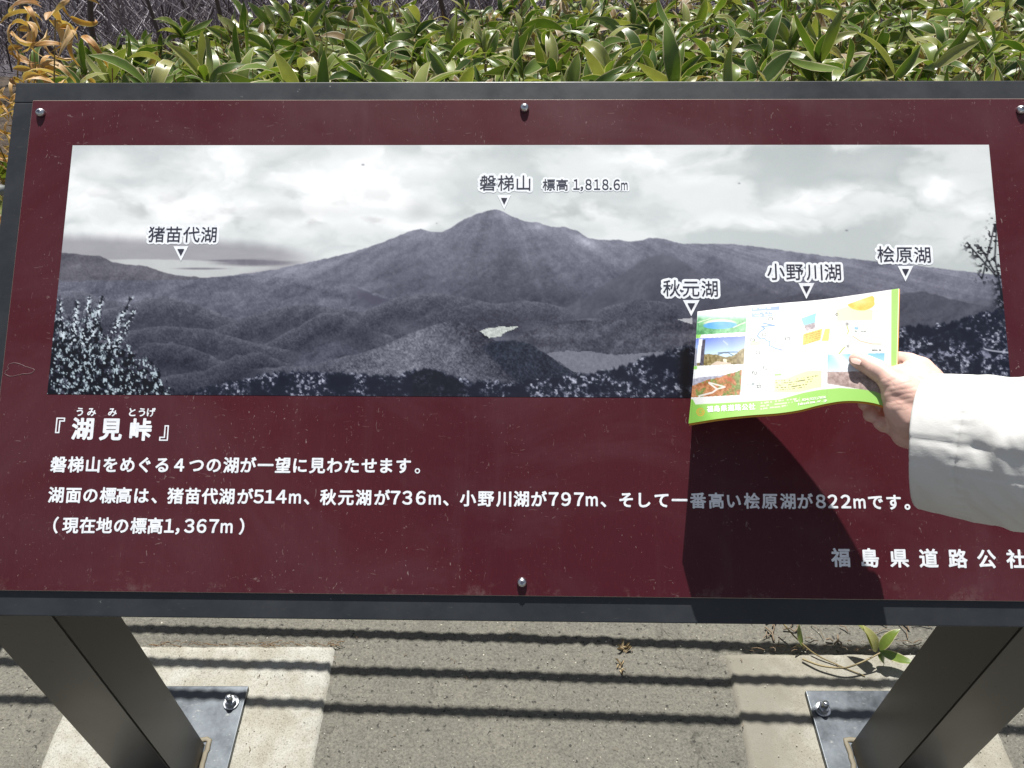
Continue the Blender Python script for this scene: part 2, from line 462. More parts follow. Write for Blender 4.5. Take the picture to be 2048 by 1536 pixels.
# ---- the printed landscape photograph ------------------------------------
def paint_landscape():
    nx, ny = 1200, 330
    s, t = np.meshgrid(np.linspace(0, 1, nx), np.linspace(0, 1, ny))
    X = 150 - 52.5 * t + s * (1824 + 96 * t)
    Y = 293.5 + 494 * t
    # sky
    wx = fbm(X / 90, Y / 60, 4, 1); wy = fbm(X / 90 + 9, Y / 60, 4, 2)
    cl = fbm(X / 150 + wx * .9, Y / 75 + wy * .8, 5, 3, .5)
    det = fbm(X / 34 + wx, Y / 22 + wy, 4, 4, .5)
    blobs = np.zeros_like(X)
    for bx, by, rx, ry, a in ((820, 345, 130, 42, 1.0), (740, 385, 140, 40, .9), (960, 345, 90, 35, .5), (610, 370, 90, 34, .7), (470, 345, 90, 40, .8),
                              (480, 420, 260, 45, .8), (230, 330, 80, 35, .8), (180, 400, 90, 50, .8), (1000, 420, 120, 26, .4), (1180, 430, 120, 26, .5),
                              (1300, 320, 90, 35, .7), (1430, 350, 100, 30, .4), (1640, 395, 90, 26, .65), (1760, 385, 80, 26, .35), (1880, 385, 40, 24, .8),
                              (1960, 420, 50, 20, .6), (1730, 330, 80, 30, .2), (820, 450, 160, 18, .5), (1500, 450, 200, 18, .35), (300, 470, 160, 20, .5)):
        blobs = np.maximum(blobs, a * np.exp(-(((X - bx + (wx - .5) * 90) / rx) ** 2 + ((Y - by + (wy - .5) * 50) / ry) ** 2) ** 1.5))
    c = np.clip(sstep(.36, .68, cl) * .55 + blobs * .75 + (det - .5) * .35 * (.3 + blobs), 0, 1)
    shade = fbm(X / 60 + wx * .5, Y / 34 + .4, 4, 6)
    val = .80 + .17 * c - .12 * sstep(.5, .75, shade) * sstep(330, 470, Y) * sstep(.05, .5, blobs)
    val -= .04 * sstep(1200, 1700, X) * (1 - c) + .03 * sstep(400, 300, Y) * (1 - c)
    val -= .10 * np.exp(-(((X - 850) / 30) ** 2 + ((Y - 425) / 20) ** 2)) + .07 * np.exp(-(((X - 590) / 120) ** 2 + ((Y - 430) / 12) ** 2))
    R = val - .022 + .02 * c; Gc = val + .004; B = val + .002
    def lay(mask, v, tint=(0., 0., .06)):
        nonlocal R, Gc, B
        R = R * (1 - mask) + (v + tint[0]) * mask; Gc = Gc * (1 - mask) + (v + tint[1]) * mask; B = B * (1 - mask) + (v + tint[2]) * mask
    def ridge(pts, seed=0, amp=3., sc=14.):
        pts = np.array(pts, float)
        return np.interp(X, pts[:, 0], pts[:, 1]) + (fbm(X / sc, X * 0 + seed, 4, seed) - .5) * amp * 2
    def hill(yr, soft=1.2): return sstep(-soft, soft, Y - yr)
    def relief(seed, sx, sy, k=1.0, octv=6):
        hgt = fbm(X / sx + 1.6 * fbm(X / 60, Y / 30, 3, seed + 9), Y / sy + 1.2 * fbm(X / 50, Y / 30, 3, seed + 4), octv - 1, seed, .50)
        gx = np.gradient(hgt, axis=1) * sx * .9; gy = np.gradient(hgt, axis=0) * sy * .5
        r0 = (gx * .8 + gy) * k
        for _ in range(2): r0[1:-1, 1:-1] = (r0[1:-1, 1:-1] * 2 + r0[:-2, 1:-1] + r0[2:, 1:-1] + r0[1:-1, :-2] + r0[1:-1, 2:]) / 6
        return np.clip(r0, -1.6, 1.6)
    grain = lambda sc, seed: fbm(X / sc, Y / sc, 3, seed, .7) - .5
    # far shore and lake
    far = ridge([(90, 488), (300, 496), (420, 498), (520, 505), (600, 516), (660, 524)], 3, 2) - 10
    lay(hill(far, 14) * .75 * (1 - sstep(560, 670, X)), .56 + .05 * (fbm(X / 60, Y / 10, 3, 8) - .5), (0, -.01, .02))
    lake = sstep(0, 3, Y - ridge([(90, 526), (300, 524), (400, 526), (470, 527), (560, 524)], 4, .6)) * (1 - sstep(540, 640, X + (Y - 530) * 3)) * sstep(170, 260, X)
    lay(lake, .76 + .04 * grain(20, 3), (0, .01, .01))
    pen = np.exp(-(((X - 520) / 80) ** 2 + ((Y - 532) / 7) ** 2) ** 2) + np.exp(-(((X - 410) / 50) ** 2 + ((Y - 544) / 2.2) ** 2) ** 2) * .8 + np.exp(-(((X - 470) / 60) ** 2 + ((Y - 528) / 2) ** 2) ** 2) * .6
    lay(np.clip(pen, 0, 1), .47 + .1 * grain(14, 4), (0, -.01, .03))
    # main mountain
    yb = ridge([(90, 570), (380, 566), (480, 556), (560, 545), (640, 528), (690, 517), (740, 503), (780, 490), (812, 476), (835, 467), (852, 464), (872, 470), (895, 471), (915, 460),
                (940, 444), (965, 434), (985, 428), (1005, 425), (1018, 429), (1040, 441), (1062, 449), (1090, 452), (1112, 459), (1140, 460), (1165, 468), (1185, 481), (1210, 486), (1245, 484),
                (1265, 488), (1290, 487), (1310, 481), (1335, 483), (1370, 492), (1420, 493), (1470, 493), (1540, 501), (1620, 512), (1700, 521), (1800, 530), (1900, 543), (2020, 555)], 6, 1.5, 9)
    dep = np.clip((Y - yb) / 170, 0, 1)
    rel = relief(20, 70, 26, 1.3)
    th_ = (X - 1005) / (Y - 395 + 25); rav = fbm(th_ * 7 + .4 * fbm(X / 30, Y / 30, 3, 75), Y / 90, 5, 76, .6) - .5
    v = .44 - .15 * dep + .012 * rel + .09 * grain(3.0, 30) + .05 * (fbm(X / 10, Y / 7, 3, 29) - .5) + .09 * (fbm(X / 60, Y / 25, 4, 77) - .5) + .13 * rav * (1 - .4 * dep)
    scar = np.exp(-(((X - 1085 - (Y - 460) * .2) / 14) ** 2 + ((Y - 461) / 8) ** 2)) * .13 + np.exp(-(((X - 1180) / 30) ** 2 + ((Y - 488 - (X - 1180) * .35) / 9) ** 2)) * .14 \
        + np.exp(-(((X - 1015 - (Y - 430) * .3) / 14) ** 2 + ((Y - 436) / 12) ** 2)) * .08
    v = v + scar * (.6 + fbm(X / 9, Y / 9, 3, 55) * .8)
    lay(hill(yb, 1.3), v, (-.001, -.005, .035))
    # secondary cone right
    y2 = ridge([(90, 640), (1100, 640), (1180, 600), (1240, 560), (1290, 528), (1322, 514), (1345, 513), (1375, 530), (1420, 560), (1480, 585), (1600, 600), (2020, 600)], 8, 2, 16)
    m2 = hill(y2, 4)
    lay(m2 * .75, .345 - .06 * np.clip((Y - y2) / 120, 0, 1) + .015 * relief(24, 60, 40, 1.3) + .08 * (fbm(X / 30, Y / 30, 4, 74) - .5) + .04 * grain(4, 31), (-.001, -.005, .032))
    # right far ridges behind the leaflet
    y3 = ridge([(90, 900), (1400, 700), (1500, 640), (1560, 600), (1610, 588), (1640, 590), (1700, 600), (1790, 590), (1850, 585), (1900, 600), (2020, 620)], 9, 2, 12)
    lay(hill(y3, 2), .31 + .02 * relief(26, 50, 22, 1.2) + .06 * grain(3.5, 32), (-.001, -.004, .03))
    # left near range
    y4 = ridge([(90, 512), (130, 513), (158, 515), (185, 519), (205, 520), (230, 531), (255, 536), (275, 538), (300, 539), (335, 552), (370, 559), (430, 562), (500, 557), (560, 560), (620, 565),
                (680, 567), (730, 580), (790, 600), (860, 618), (910, 634), (960, 645), (1020, 648), (1100, 642), (1250, 638), (1400, 640), (1500, 650), (2020, 660)], 10, 1.6, 12)
    dep = np.clip((Y - y4) / 200, 0, 1)
    v = .38 - .09 * dep + .018 * relief(33, 70, 26, 1.4) + .13 * grain(2.8, 33) + .16 * (fbm((X + Y) / 44, Y / 17, 5, 78) - .5)
    lay(hill(y4, 1.5), v, (-.001, -.005, .035))
    y4b = ridge([(90, 700), (420, 640), (500, 590), (560, 566), (640, 562), (690, 566), (735, 585), (800, 610), (860, 632), (905, 642), (960, 660), (1000, 690), (1100, 700)], 12, 2, 14)
    fl = hill(y4b, 2) * (1 - sstep(10, 42, Y - y4b)) * sstep(690, 740, X) * (1 - sstep(900, 960, X))
    lay(fl, .315 + .03 * grain(5, 34), (0, -.008, .04))
    for (xa, ya, xb, yb2, w, dv) in ((560, 640, 700, 620, 10, .05), (650, 640, 655, 610, 8, .05), (300, 600, 240, 612, 6, .09), (130, 600, 170, 586, 5, .12), (600, 575, 700, 600, 6, -.04), (420, 690, 520, 740, 9, -.08),
                                     (540, 720, 600, 742, 8, -.06), (480, 690, 640, 735, 6, .04), (350, 650, 480, 660, 8, -.03), (820, 600, 900, 590, 8, .05), (700, 590, 780, 575, 10, .04)):
        dx, dy = xb - xa, yb2 - ya; L2 = dx * dx + dy * dy
        tt = np.clip(((X - xa) * dx + (Y - ya) * dy) / L2, 0, 1)
        d = np.hypot(X - xa - tt * dx, Y - ya - tt * dy) + (wx - .5) * 14
        g = dv * np.exp(-(d / w) ** 2); R += g; Gc += g; B += g
    # rolling foothills of the valley, each with a paler crest and a dark foot
    for n_, (pts, v0, dk_) in enumerate((
        ([(90, 600), (140, 588), (165, 586), (200, 600), (260, 612), (340, 625), (420, 640)], .40, .10),
        ([(90, 640), (250, 618), (300, 600), (340, 598), (400, 612), (470, 640), (520, 660)], .375, .09),
        ([(300, 690), (420, 668), (500, 640), (570, 618), (620, 612), (700, 622), (780, 640), (850, 668)], .36, .09),
        ([(400, 720), (540, 690), (600, 660), (650, 632), (685, 628), (720, 640), (760, 662), (830, 690)], .37, .10),
        ([(90, 690), (240, 672), (330, 655), (420, 662), (520, 690), (620, 705)], .345, .08),
        ([(240, 720), (300, 690), (350, 688), (400, 700), (450, 722), (520, 745)], .33, .10),
        ([(300, 760), (420, 740), (480, 712), (530, 706), (580, 725), (640, 745), (700, 760)], .325, .08),
        ([(500, 740), (640, 728), (760, 700), (880, 690), (1000, 700)], .37, .06),
        ([(700, 640), (800, 600), (870, 590), (930, 598), (1000, 612), (1060, 605), (1120, 612), (1180, 640)], .37, .07),
        ([(820, 650), (900, 622), (960, 612), (1020, 620), (1080, 640)], .335, .06),
        ([(1180, 640), (1230, 612), (1290, 600), (1360, 612), (1400, 640)], .345, .06))):
        pa = np.array(pts, float)
        yy_ = np.interp(X, pa[:, 0], pa[:, 1]) + (fbm(X / 16, X * 0 + n_, 4, 200 + n_) - .5) * 6
        inside = sstep(pa[0, 0] - 5, pa[0, 0] + 50, X) * (1 - sstep(pa[-1, 0] - 50, pa[-1, 0] + 5, X))
        d_ = Y - yy_
        mk = sstep(-1.5, 1.5, d_) * (1 - sstep(30, 75, d_)) * inside
        vv = v0 - .045 - dk_ * sstep(0, 40, d_) + .045 * np.exp(-(d_ / 5) ** 2) + .10 * (fbm((X + Y * 1.3) / 22, Y / 30, 4, 220 + n_) - .5) + .20 * grain(2.6, 240 + n_) + .07 * (fbm(X / 9, Y / 6, 3, 260 + n_) - .5)
        lay(mk * .85, vv, (-.001, -.005, .032))
    # bright bare patches
    def poly(pts, soft=1.5, seed=1, amp=4):
        pts = np.array(pts, float)
        xx = X + (fbm(X / 8, Y / 8, 3, seed) - .5) * amp; yy = Y + (fbm(X / 8 + 5, Y / 8, 3, seed) - .5) * amp
        ins = np.zeros(X.shape, bool); n = len(pts)
        for k in range(n):
            x1, y1 = pts[k]; x2, y2_ = pts[(k + 1) % n]
            cnd = ((y1 > yy) != (y2_ > yy)) & (xx < (x2 - x1) * (yy - y1) / (y2_ - y1 + 1e-9) + x1)
            ins ^= cnd
        return ins.astype(float)
    # centre ridge with mottled forest
    y5 = ridge([(90, 1000), (560, 800), (640, 745), (720, 715), (780, 690), (830, 668), (870, 655), (905, 645), (930, 645), (955, 655), (985, 672), (1010, 690), (1060, 715), (1100, 735), (1150, 755), (1200, 780), (2020, 1000)], 14, 3, 10)
    v = .37 + .02 * relief(40, 30, 14, 1.3) + .30 * grain(3.0, 41) + .12 * (fbm(X / 24, Y / 12, 4, 79) - .5) + .05 * sstep(40, 0, np.abs(X - 860 + (Y - 650) * .4))
    dk = sstep(-60, 30, X - 930 - (Y - 650) * .9)
    v = v - .03 - .11 * dk + .04 * np.exp(-((X - 820 + (Y - 700) * .8) / 60) ** 2)
    lay(hill(y5, 2), v, (-.001, -.004, .03))
    y6 = ridge([(960, 760), (1000, 700), (1020, 690), (1060, 666), (1110, 650), (1160, 642), (1250, 640), (1380, 645), (1500, 655)], 15, 2, 12)
    right = sstep(1000, 1030, X)
    lay(hill(y6, 2) * right * (1 - hill(y5, 2)), .30 + .02 * relief(45, 26, 16, 1.3) + .20 * grain(3.0, 42) + .18 * (fbm(X / 26, Y / 14, 4, 80) - .5), (-.001, -.004, .03))
    lay(poly([(1100, 705), (1150, 700), (1190, 702), (1240, 708), (1330, 702), (1380, 700), (1380, 735), (1240, 742), (1160, 742)], 1, 5, 5) * (1 - hill(y5, 2)), .43 + .10 * grain(4, 43), (-.001, -.004, .03))
    lay(poly([(971, 664), (985, 658), (1010, 655), (1046, 655), (1032, 662), (1018, 668), (1012, 674), (990, 676), (980, 671)], 1, 7, 4), .66 + .25 * grain(3, 44), (0, .01, -.01))
    lay(poly([(1362, 640), (1392, 637), (1392, 650), (1376, 645)], 1, 8, 3), .62, (0, .0, .01))
    # dark spur
    yd = ridge([(960, 760), (975, 692), (1000, 684), (1040, 681), (1070, 688), (1100, 706), (1130, 726), (1165, 746), (1200, 760)], 16, 2, 8)
    md = hill(yd, 1.5) * sstep(968, 985, X + (Y - 690) * .0) * (1 - sstep(1165, 1180, X)) * sstep(-6, 6, X - 978 - (Y - 700) * 1.1)
    lay(md * .93, .17 + .26 * grain(3, 46) + .10 * (fbm(X / 20, Y / 14, 3, 47) - .5), (0, .01, .055))
    # foreground forest
    yf = ridge([(90, 900), (320, 800), (420, 772), (500, 757), (560, 745), (600, 742), (700, 744), (800, 752), (840, 738), (870, 735), (900, 745), (960, 760), (1040, 760), (1160, 745), (1240, 735),
                (1300, 712), (1340, 702), (1370, 690), (1395, 688), (1500, 670), (1600, 655), (1700, 650), (1800, 655), (1830, 650), (1860, 650), (1900, 642), (1940, 630), (1980, 622), (2030, 615)], 18, 7, 6)
    sp = fbm(X / 5.5, Y / 5.0, 4, 50, .65); cl2 = fbm(X / 26, Y / 18, 3, 51)
    v = .12 + sstep(.46, .80, sp) * .50 * sstep(.30, .62, cl2) + .05 * cl2
    lay(hill(yf, 3), v, (-.005, .0, .045))
    lay(hill(ridge([(800, 790), (835, 745), (860, 736), (890, 742), (940, 765), (955, 775), (970, 800)], 20, 3, 8), 2) * sstep(830, 840, X) * (1 - sstep(930, 960, X)) * .8, .09 + .06 * sp, (0, .0, .035))
    # dark tree columns at the leaflet's left edge
    lay(np.exp(-((X - 1378) / 12.) ** 2) * sstep(688, 700, Y) * .8, .06, (0, 0, .02))
    # right slope band lighter rim of foliage
    lay(np.exp(-((Y - (705 + (X - 1800) * .0) - (fbm(X / 18, X * 0, 3, 61) - .5) * 22) / 6) ** 2) * sstep(1790, 1800, X) * sstep(.42, .6, sp) * .8, .52, (0, 0, .06))
    # left bush
    yl = ridge([(90, 618), (110, 612), (125, 640), (150, 650), (172, 640), (183, 622), (196, 618), (210, 655), (232, 672), (262, 690), (280, 712), (300, 722), (325, 745), (345, 770), (365, 800), (380, 900), (2020, 900)], 22, 12, 6)
    dens = sstep(0, 60, Y - yl)
    sp1 = fbm(X / 5.0 + wx * 3, Y / 6.5, 3, 62, .6); sp2 = fbm(X / 9.0, Y / 8, 3, 63, .5)
    leafm = (sp1 > (.60 - .06 * dens)).astype(float) * hill(yl, 4)
    darkm = hill(yl, 5) * sstep(.52 - .28 * dens, .60 - .22 * dens, sp2)
    lay(np.clip(darkm, 0, 1), .085, (-.01, .0, .03))
    lay(sstep(.57 - .03 * dens, .66, sp1) * hill(yl, 5) * (.35 + .65 * (fbm(X / 2.6, Y / 2.6, 2, 64) > .42)), .66, (-.04, .0, .02))
    for (xa, ya, xb, yb2) in ((170, 690, 183, 602), (185, 690, 210, 600), (215, 700, 268, 602), (130, 680, 122, 606), (235, 700, 275, 625), (150, 690, 158, 612)):
        dx, dy = xb - xa, yb2 - ya; L2 = dx * dx + dy * dy
        tt = np.clip(((X - xa) * dx + (Y - ya) * dy) / L2, 0, 1)
        d = np.hypot(X - xa - tt * dx, Y - ya - tt * dy)
        near = np.exp(-(d / (10 - 5 * tt)) ** 2)
        lay(np.clip(np.exp(-(d / 1.2) ** 2) + near * (fbm(X / 5, Y / 5, 2, 71) > .56), 0, 1), .13, (0, 0, .03))
        lay(near * (fbm(X / 4, Y / 4, 2, 72) > .60), .76, (-.03, 0, .02))
    # right twig
    for (xa, ya, xb, yb2) in ((1960, 560, 1985, 455), (1985, 520, 2000, 600), (1958, 500, 1985, 548), (1935, 495, 1985, 552), (1990, 440, 1985, 520)):
        dx, dy = xb - xa, yb2 - ya; L2 = dx * dx + dy * dy
        tt = np.clip(((X - xa) * dx + (Y - ya) * dy) / L2, 0, 1)
        d = np.hypot(X - xa - tt * dx, Y - ya - tt * dy)
        lay(np.clip(np.exp(-(d / 1.6) ** 2) + (np.exp(-(d / 11.) ** 2) * (fbm(X / 5.5, Y / 4.5, 2, 70) > .60)), 0, 1), .12, (0, 0, .02))
    lay(np.exp(-(((X - 2000) / 16.) ** 2 + ((Y - 600) / 44.) ** 2)) * (sp > .5), .10, (0, 0, .02))
    tt = np.clip((X - 1963) / 45, 0, 1)
    lay(np.exp(-((Y - 692 - 8 * np.sqrt(tt)) / 1.5) ** 2) * (X > 1963), .62, (0, 0, .04))
    below = hill(yb, 1.3); dep0 = np.clip((Y - yb) / 90, 0, 1)
    for ch_, off_ in ((0, -.004), (1, .006), (2, .012)):
        A_ = (R, Gc, B)[ch_]; N_ = (A_ - .36) * 1.28 + .362 + .03 * (1 - dep0) + off_
        A_[:] = np.where(below > 0, A_ * (1 - below) + N_ * below, A_)
    # small specks
    for (bx, by, w) in ((737, 334, 3), (1485, 372, 2.2), (1696, 466, 2.5), (884, 453, 1.2)):
        lay(np.exp(-(((X - bx) / w) ** 2 + ((Y - by) / (w * .6)) ** 2)) * .55, .2)
    C = np.stack([R, Gc, B], -1)
    lum = tolin(np.clip(C, 0.02, .97)) * .94
    C4 = np.concatenate([lum, np.ones(lum.shape[:2] + (1,))], -1).reshape(-1, 4)
    # geometry in sign coordinates
    c00 = suv(150, 293.5); c10 = suv(1974, 292.5); c01 = suv(97.5, 785.6); u1b = suv(2020, 790)
    u0 = (c00[0] + c01[0]) / 2; u1 = (c10[0] + u1b[0]) / 2; vt = (c00[1] + c10[1]) / 2; vb = c01[1] - .002
    V = np.stack([u0 + s * (u1 - u0), vt + t * (vb - vt), np.full_like(s, PT + .0003)], -1).reshape(-1, 3)
    i = np.arange(ny - 1)[:, None] * nx + np.arange(nx - 1)[None, :]
    F = np.stack([i, i + nx, i + nx + 1, i + 1], -1).reshape(-1, 4)
    o = obj('landscape_print', mesh_np('landscape_print', V, F, M_PRINT, False, C4), sign)
    tag(o, 'black and white printed photograph of a mountain, lakes and forest')
paint_landscape()

# ---- lettering -----------------------------------------------------------
_gc = {}
def glyph(ch):
    if ch in _gc: return _gc[ch]
    cu = bpy.data.curves.new('g', 'FONT'); cu.body = ch; cu.size = 1; cu.resolution_u = 3
    o = bpy.data.objects.new('g', cu); COL.objects.link(o)
    me = bpy.data.meshes.new_from_object(o)
    V = np.array([v.co[:2] for v in me.vertices]) if len(me.vertices) else np.zeros((0, 2))
    F = [tuple(p.vertices) for p in me.polygons]
    cnt = {}
    for f in F:
        for a, b in zip(f, f[1:] + f[:1]):
            k = (min(a, b), max(a, b)); cnt[k] = cnt.get(k, 0) + 1
    E = [k for k, c in cnt.items() if c == 1]
    bpy.data.objects.remove(o); bpy.data.meshes.remove(me); bpy.data.curves.remove(cu)
    _gc[ch] = (V, F, E); return _gc[ch]
def text_mesh(items, weight, z, fillz=True):
    """items: (char, cx, baseline_y, em, xscale, mode). Rounded strokes: fill + capsules along every outline edge."""
    V, F = [], []
    off = 0
    for ch, cx, by, em, xs in items:
        g, gf, ge = glyph(ch)
        if len(g) == 0: continue
        bbx = (g[:, 0].min() + g[:, 0].max()) / 2
        P = np.stack([(g[:, 0] - bbx) * em * xs + cx, g[:, 1] * em + by], 1)
        V.append(np.concatenate([P, np.full((len(P), 1), z)], 1)); F += [tuple(off + k for k in f) for f in gf]; off += len(P)
        if weight > 0:
            for n, (a, b) in enumerate(ge):
                A, B = P[a], P[b]; d = B - A; L = np.hypot(*d)
                ang0 = math.atan2(d[1], d[0]) if L > 1e-9 else 0
                pts = []
                for k in range(4): t = ang0 - math.pi / 2 + math.pi * k / 3; pts.append(B + weight * np.array([math.cos(t), math.sin(t)]))
                for k in range(4): t = ang0 + math.pi / 2 + math.pi * k / 3; pts.append(A + weight * np.array([math.cos(t), math.sin(t)]))
                zz = z - .00001 - .00004 * ((n * 7 + 3) % 23) / 23
                V.append(np.array([[p[0], p[1], zz] for p in pts])); F.append(tuple(range(off, off + 8))); off += 8
    return np.concatenate(V), F
FW = {'0': '０', '1': '１', '2': '２', '3': '３', '4': '４', '5': '５', '6': '６', '7': '７', '8': '８', '9': '９', 'm': 'ｍ'}
def line(name, chars, centres, y0, y1, em_px, weight, mat, z=PT + .00030, digit_xs=1.0, m_xs=.8, parent=None, digit_em=1.0):
    xs = np.array(centres, float); items = []
    for ch, x in zip(chars, xs):
        y = y0 + (y1 - y0) * (x - xs[0]) / max(1e-6, xs[-1] - xs[0])
        u, v = suv(x, y); pxm = suv(x + 10, y)[0] - suv(x, y)[0]; em = em_px * pxm / 10
        k = FW.get(ch, ch); sx = 1.0; e2 = em
        if ch in '0123456789': sx = digit_xs; e2 = em * digit_em
        if ch == 'm': sx = m_xs
        items.append((k, u, v - .37 * em, e2, sx))
    V, F = text_mesh(items, weight, z)
    return obj(name, mesh_np(name, V, F, mat), parent or sign)
wt = .00050
line('title_lettering', '湖見峠', [169, 225.5, 284.7], 858.3, 860, 45.5, .00088, M_WHITE)
line('title_lettering', '『', [123.5], 858, 858, 45, .0003, M_WHITE)
line('title_lettering', '』', [331.5], 861, 861, 45, .0003, M_WHITE)
line('reading_lettering', 'うみみとうげ', [163.5, 187, 228.5, 268, 287, 305.5], 824.5, 825.5, 18.6, .0003, M_WHITE)
line('text_line', '磐梯山をめぐる４つの湖が一望に見わたせます', [121 + 34.36 * k for k in range(21)], 929.5, 932, 32.5, wt, M_WHITE)
line('text_line', '。', [836], 933, 933, 32.5, .0002, M_WHITE)
line('text_line', '湖面の標高は、猪苗代湖が514m、秋元湖が736m、小野川湖が797m、そして一番高い桧原湖が822mです。',
     [116, 151, 184.7, 219.4, 251, 286.5, 312, 353.7, 388.3, 422.5, 456, 493, 519.7, 541.7, 564.8, 592, 615.4, 658, 693.5, 728.4, 765.6, 792, 815.6, 842.5, 870.5, 892.5,
      936.5, 972.3, 1007.7, 1042.7, 1078, 1107, 1131.8, 1157.4, 1183, 1206, 1251.4, 1288, 1322, 1358, 1394.7, 1430.9, 1466, 1501.7, 1537, 1573.5, 1608, 1639, 1663, 1689, 1716, 1748, 1784.3, 1811],
     990, 1004.8, 32.5, wt, M_WHITE, digit_em=1.05)
line('text_line', '（現在地の標高1，367m）', [115.6, 145, 178.4, 212, 246, 280.4, 313.4, 341.5, 358.5, 381.7, 406, 430.6, 456, 486], 1050.3, 1053, 32.5, wt, M_WHITE, digit_em=1.05)
line('agency_lettering', '福島県道路公社', [1678.4, 1737, 1795.5, 1853.8, 1912, 1969.2, 2027.5], 1115, 1118, 38.5, .00058, M_WHITE)
def lab(chars, centres, y0, y1, em, halo, **kw):
    line('place_name_halo', chars, centres, y0, y1, em, halo, M_WHITE, z=PT + .00055, **kw)
    line('place_name', chars, centres, y0, y1, em, .00012, M_DARK, z=PT + .00085, **kw)
HB = .0030
lab('磐梯山', [976, 1012, 1047], 369, 369, 34.5, HB)
lab('標高', [1097.5, 1123.8], 372.5, 372.5, 26, .0024)
lab('1，818．6m', [1152.5, 1163, 1176.5, 1193.5, 1210, 1220.5, 1232.7, 1247.8], 372.5, 373, 26.5, .0022, digit_xs=.8, m_xs=.55, digit_em=1.1)
lab('猪苗代湖', [316.3, 350.7, 386, 420.4], 471.3, 471.8, 34.5, HB)
lab('秋元湖', [1342, 1380.5, 1417.5], 578.5, 579.5, 36, HB)
lab('小野川湖', [1549.5, 1587, 1626, 1662.5], 545.5, 546.5, 36.5, HB)
lab('桧原湖', [1768, 1804.5, 1841], 511, 512, 36, HB)
def tri(cx, yt, yb, w, halo_only=False):
    for nm, mat, k0, z in (('marker_triangle', M_WHITE, 1.0, PT + .0006), ('marker_triangle', M_DARK, .46, PT + .0009)):
        pts = []
        ymid = yt + (yb - yt) * .36
        for (px, py) in ((cx - w / 2, yt), (cx, yb), (cx + w / 2, yt)):
            qx = cx + (px - cx) * k0; qy = ymid + (py - ymid) * k0
            u, v = suv(qx, qy); pts.append((u, v, z))
        obj(nm, mesh_np(nm, pts, [(0, 1, 2)], mat), sign)
for a in ((364.8, 494.5, 524.5, 30), (1008.5, 393, 422, 27), (1381, 602, 634, 33), (1610.3, 568, 600, 32), (1807.6, 534, 565, 31)): tri(*a)

# ---- panel screws --------------------------------------------------------
def screw(px, py, dark=False):
    u, v = suv(px, py)
    mb = MB().lathe([(.0052, 0), (.0054, .0012), (.0050, .0032), (.0036, .0052), (.0018, .0060), (.0004, .0062)], 20)
    o = mb.build('panel_screw', M_STEEL, sign, True); o.location = (u, v, PT)
    r = MB(); r.box(-.0022, .0022, -.0004, .0004, .0059, .00645); r.box(-.0004, .0004, -.0022, .0022, .0059, .0064)
    q = r.build('cross_slot', M_DARK, o); q.rotation_euler = (0, 0, random.uniform(0, 1.5))
for p in ((86, 229.5), (1049, 220), (2037, 224), (1044, 1164)): screw(*p)

# ---- old scuff at the left edge of the panel, drips below the screws
sc_pts = []
for k in range(40):
    t = 2 * math.pi * k / 39; w_ = 1 + .22 * math.sin(3 * t + 1) + random.uniform(-.06, .06)
    u, v = suv(40 + 27 * math.cos(t) * w_, 741 + 12 * math.sin(t) * w_); sc_pts.append((u, v, PT + .0001))
V, F = tube([(np.array(sc_pts), np.array([.00035 + .0003 * random.random() for _ in sc_pts]))], 5)
V[:, 2] = PT + (V[:, 2] - PT) * .4
obj('scuff_mark', mesh_np('scuff_mark', V, F, flat('scuff', (.115, .06, .06, 1), .6)), sign)
# ---- posts, plates, bolts (parts of the sign, built in world space) -------
SI = SIGN_M.inverted()
def world_child(o):
    o.parent = sign; o.matrix_parent_inverse = SI.copy(); return o
def post(x0, x1, y0, y1):
    """square post; its top is notched round the lower rail and cut to the underside of the board"""
    xm = (x0 + x1) / 2
    def zpl(P0, y): return P0[2] - ((xm - P0[0]) * SNv[0] + (y - P0[1]) * SNv[1]) / SNv[2]
    lip = SO + SUv * (xm - SO[0]); cor = lip - SNv * .041
    y0 = max(y0, lip[1] + .002)
    f = (y0 - lip[1]) / (cor[1] - lip[1])
    prof = [(y0, .012), (y1, .012), (y1, zpl(SO - SNv * .0405, y1)), (cor[1] + .001, zpl(SO - SNv * .0405, cor[1] + .001)), (y0, lip[2] + (cor[2] - lip[2]) * f - .0008)]
    bm = bmesh.new(); A = [bm.verts.new((x0, a, b)) for a, b in prof]; B = [bm.verts.new((x1, a, b)) for a, b in prof]; n = len(prof)
    bm.faces.new(A); bm.faces.new(B[::-1])
    for k in range(n): bm.faces.new((A[k], B[k], B[(k + 1) % n], A[(k + 1) % n]))
    bmesh.ops.bevel(bm, geom=[e for e in bm.edges if abs((e.verts[0].co - e.verts[1].co).normalized().z) > .99], offset=.0018, segments=2, affect='EDGES')
    mb = MB(); mb.bm.free(); mb.bm = bm
    o = mb.build('post', M_POST); world_child(o); return o
py0, py1 = .49346 * .87, .59589 * .87
XLi, XLo, XRi, XRo = -.56634 * .87, -.66521 * .87, .62476 * .87, .72848 * .87
post(XLo, XLi, py0, py1); post(XRi, XRo, py0, py1)
